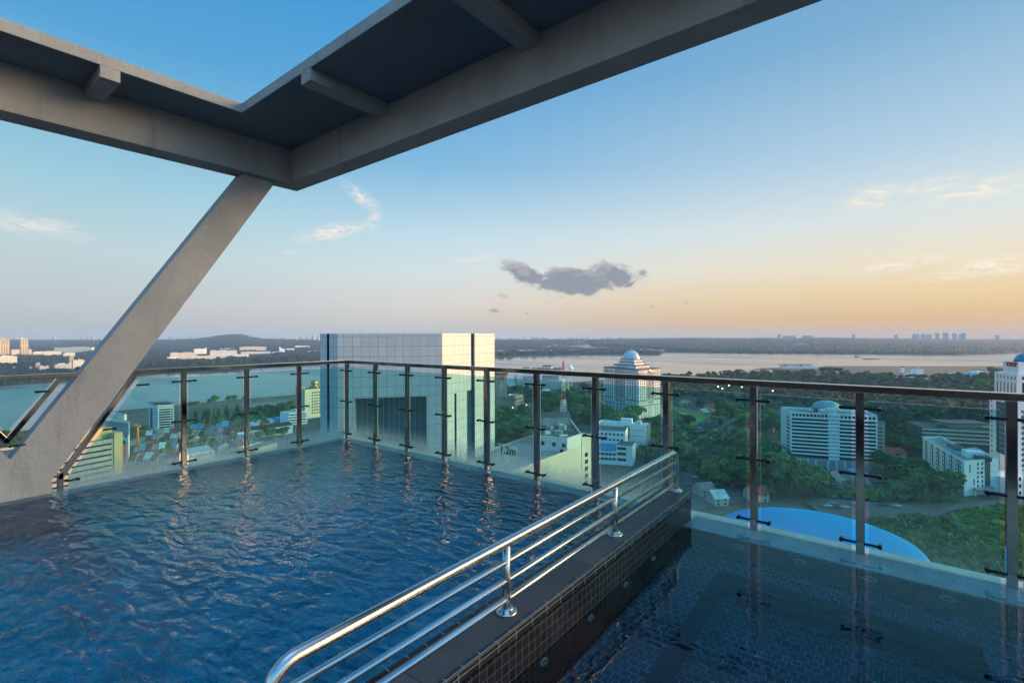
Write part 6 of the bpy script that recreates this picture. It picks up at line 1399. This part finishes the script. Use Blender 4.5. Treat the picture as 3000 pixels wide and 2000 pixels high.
# ------------------------------------------------------------------ cars
def car_mesh(m_):
    b = MB(); sec = [(-2.15, .45, .75), (-2.1, .3, .95), (-1.2, .28, 1.0), (1.0, .28, .98), (1.9, .3, .85), (2.15, .42, .7)]
    vs = []
    for x, z0, z1 in sec: vs += [(x, -.86, z0), (x, .86, z0), (x, .82, z1), (x, -.82, z1)]
    fs = [(0, 1, 2, 3), (20, 23, 22, 21)]
    for k in range(5):
        o = k * 4
        for i in range(4): fs.append((o + i, o + 4 + i, o + 4 + (i + 1) % 4, o + (i + 1) % 4))
    b.add(vs, [f[::-1] for f in fs], 0)
    b.add([(-1.7, -.78, .98), (1.05, -.78, .98), (1.05, .78, .98), (-1.7, .78, .98), (-1.15, -.62, 1.42), (.35, -.62, 1.42), (.35, .62, 1.42), (-1.15, .62, 1.42)], [(0, 1, 5, 4), (1, 2, 6, 5), (2, 3, 7, 6), (3, 0, 4, 7)], 1); b.add([(-1.15, -.62, 1.425), (.35, -.62, 1.425), (.35, .62, 1.425), (-1.15, .62, 1.425)], [(0, 1, 2, 3)], 0)
    for x in (-1.35, 1.3):
        for s in (-1, 1): b.tube([(x, s * .72, .32), (x, s * .89, .32)], .32, 10, 2)
    return b.mesh('car', [m_, M['win'], M['dark_grey']], uv=False)
CM = {n: car_mesh(mat(n + '_car_paint', c, 0.3, spec=0.6)) for n, c in (('white', (0.7, 0.7, 0.7)), ('silver', (0.4, 0.41, 0.42)), ('dark', (0.04, 0.045, 0.05)), ('red', (0.25, 0.03, 0.03)), ('blue', (0.03, 0.1, 0.25)))}
rr = random.Random(17)
for px, py, where in [(2425, 1487, 'in the lot beyond the blue dome'), (2440, 1478, 'in the lot beyond the blue dome'), (2455, 1493, 'in the lot beyond the blue dome'), (2476, 1491, 'in the lot beyond the blue dome'), (2503, 1468, 'behind the glass post in the lot'), (2505, 1480, 'behind the glass post in the lot'), (2590, 1486, 'on the drive right of the lot'), (2628, 1487, 'on the drive right of the lot'), (2036, 1402, 'under the grove trees'), (2100, 1424, 'under the grove trees'), (2150, 1426, 'under the grove trees'), (2023, 1426, 'under the grove trees'),
                      (2613, 1368, 'in the office car park'), (2640, 1366, 'in the office car park'), (2660, 1372, 'in the office car park'), (2688, 1374, 'in the office car park'), (2715, 1374, 'in the office car park'), (2910, 1460, 'under the hotel porch'), (1893, 1325, 'beside the white block'), (1907, 1337, 'beside the white block'), (2020, 1248, 'on the field road'), (2095, 1262, 'on the field road'), (2050, 1256, 'on the field road'), (2140, 1272, 'on the field road'),
                      (836, 1280, 'in front of the arcade'), (858, 1285, 'in front of the arcade'), (810, 1291, 'in front of the arcade'), (790, 1300, 'in front of the arcade'), (2062, 1238, 'parked on the field lot'), (2075, 1240, 'parked on the field lot'), (2088, 1242, 'parked on the field lot'), (2070, 1246, 'parked on the field lot'), (2098, 1246, 'parked on the field lot')]:
    n = rr.choice(['white', 'white', 'silver', 'dark', 'white', 'red', 'blue']); x, y = gp(px, py)
    tag(inst('parked_car', CM[n], None, (x, y, GZ + 0.95), YAW + rr.uniform(-.4, .4) + (1.57 if rr.random() < .3 else 0)), f'{n} car {where}', 'car', 'cars ' + where)
# ------------------------------------------------------------------ lit street lamps
lp = MB().tube([(0, 0, 0), (0, 0, 8)], [0.12, 0.07], 6).mesh('pole', M['grey_wall'], uv=False); lh = MB().lathe((0, 0, 8), [(0.1, 0), (0.7, 0.1), (0.7, 0.5), (0.1, 0.7)], 8).mesh('lamp_head', M['lamp'], uv=False)
def lamp(px, py, d, lab, grp, sc=1.0):
    x, y = pd(px, d); t = thing('street_lamp', lab, 'street lamp', (x, y, GZ), 0, grp); H = max(5.0, zt(px, py, d) - GZ) / 8.3; t.scale = (sc, sc, H)
    inst('pole', lp, t); inst('lamp_head', lh, t)
for px, py, d in ((2104, 1132, 820), (2116, 1138, 800), (2135, 1128.5, 830), (2173, 1133.5, 815), (2214, 1138, 800), (2264, 1144.5, 780)): lamp(px, py, d, 'lit warm street lamp in the row above the mown field', 'lit lamps above the field', 1.0)
for px, py, d in ((2590, 1376, 366), (2610, 1378, 364), (2631, 1379, 362), (2693, 1384, 358)): lamp(px, py, d, 'small lit lamp in the office car park', 'lit lamps of the office car park', 0.45)
for px, py, d in ((2661, 1130, 880), (2224, 1111, 1040)): lamp(px, py, d, 'single lit lamp glowing in the dark wood', 'lit lamps in the wood', 0.9)
for px, py, d in ((1478, 1193, 606), (1502, 1194.5, 603), (1542, 1186.5, 622), (1578, 1179, 640), (1494, 1156.5, 650)): 
    x, y = pd(px, d); tag(inst('roof_light', MB().lathe((0, 0, 0), [(0.12, 0), (0.45, 0.2), (0.45, 0.6), (0.05, 0.8)], 8).mesh('roof_light', M['lamp'], uv=False), None, (x, y, zt(px, py, d))), 'small lit floodlight on the stone building roof', 'floodlight', 'floodlights of the stone building')
# ------------------------------------------------------------------ unseen block added out of frame: it keeps the low sun off the pools
cx2, cy2_ = wxy(math.sin(SUN_AZ) * 27, math.cos(SUN_AZ) * 27)
lc = thing('sun_blocker', 'plain concrete block added out of view to shade the pools', 'building', (cx2, cy2_, 0), YAW - SUN_AZ)
MB().box((-8.0, -3, -100), (8.0, 3, 7.0)).build('wall', M['concrete'], lc, uv=False)
# ------------------------------------------------------------------ air
hz = bpy.data.materials.new('haze'); hz.use_nodes = True; q = G(hz.node_tree); q.n.clear()
o_ = q.new('ShaderNodeOutputMaterial'); pv_ = q.new('ShaderNodeVolumePrincipled'); pv_.inputs['Color'].default_value = (0.47, 0.69, 1.0, 1); pv_.inputs['Density'].default_value = 6.5e-5; pv_.inputs['Anisotropy'].default_value = 0.0
q.l.new(pv_.outputs[0], o_.inputs['Volume'])
if HAZE: tag(MB().box((-11000, -11000, GZ - 1), (11000, 11000, 75)).build('haze', hz, uv=False), kind='stuff')
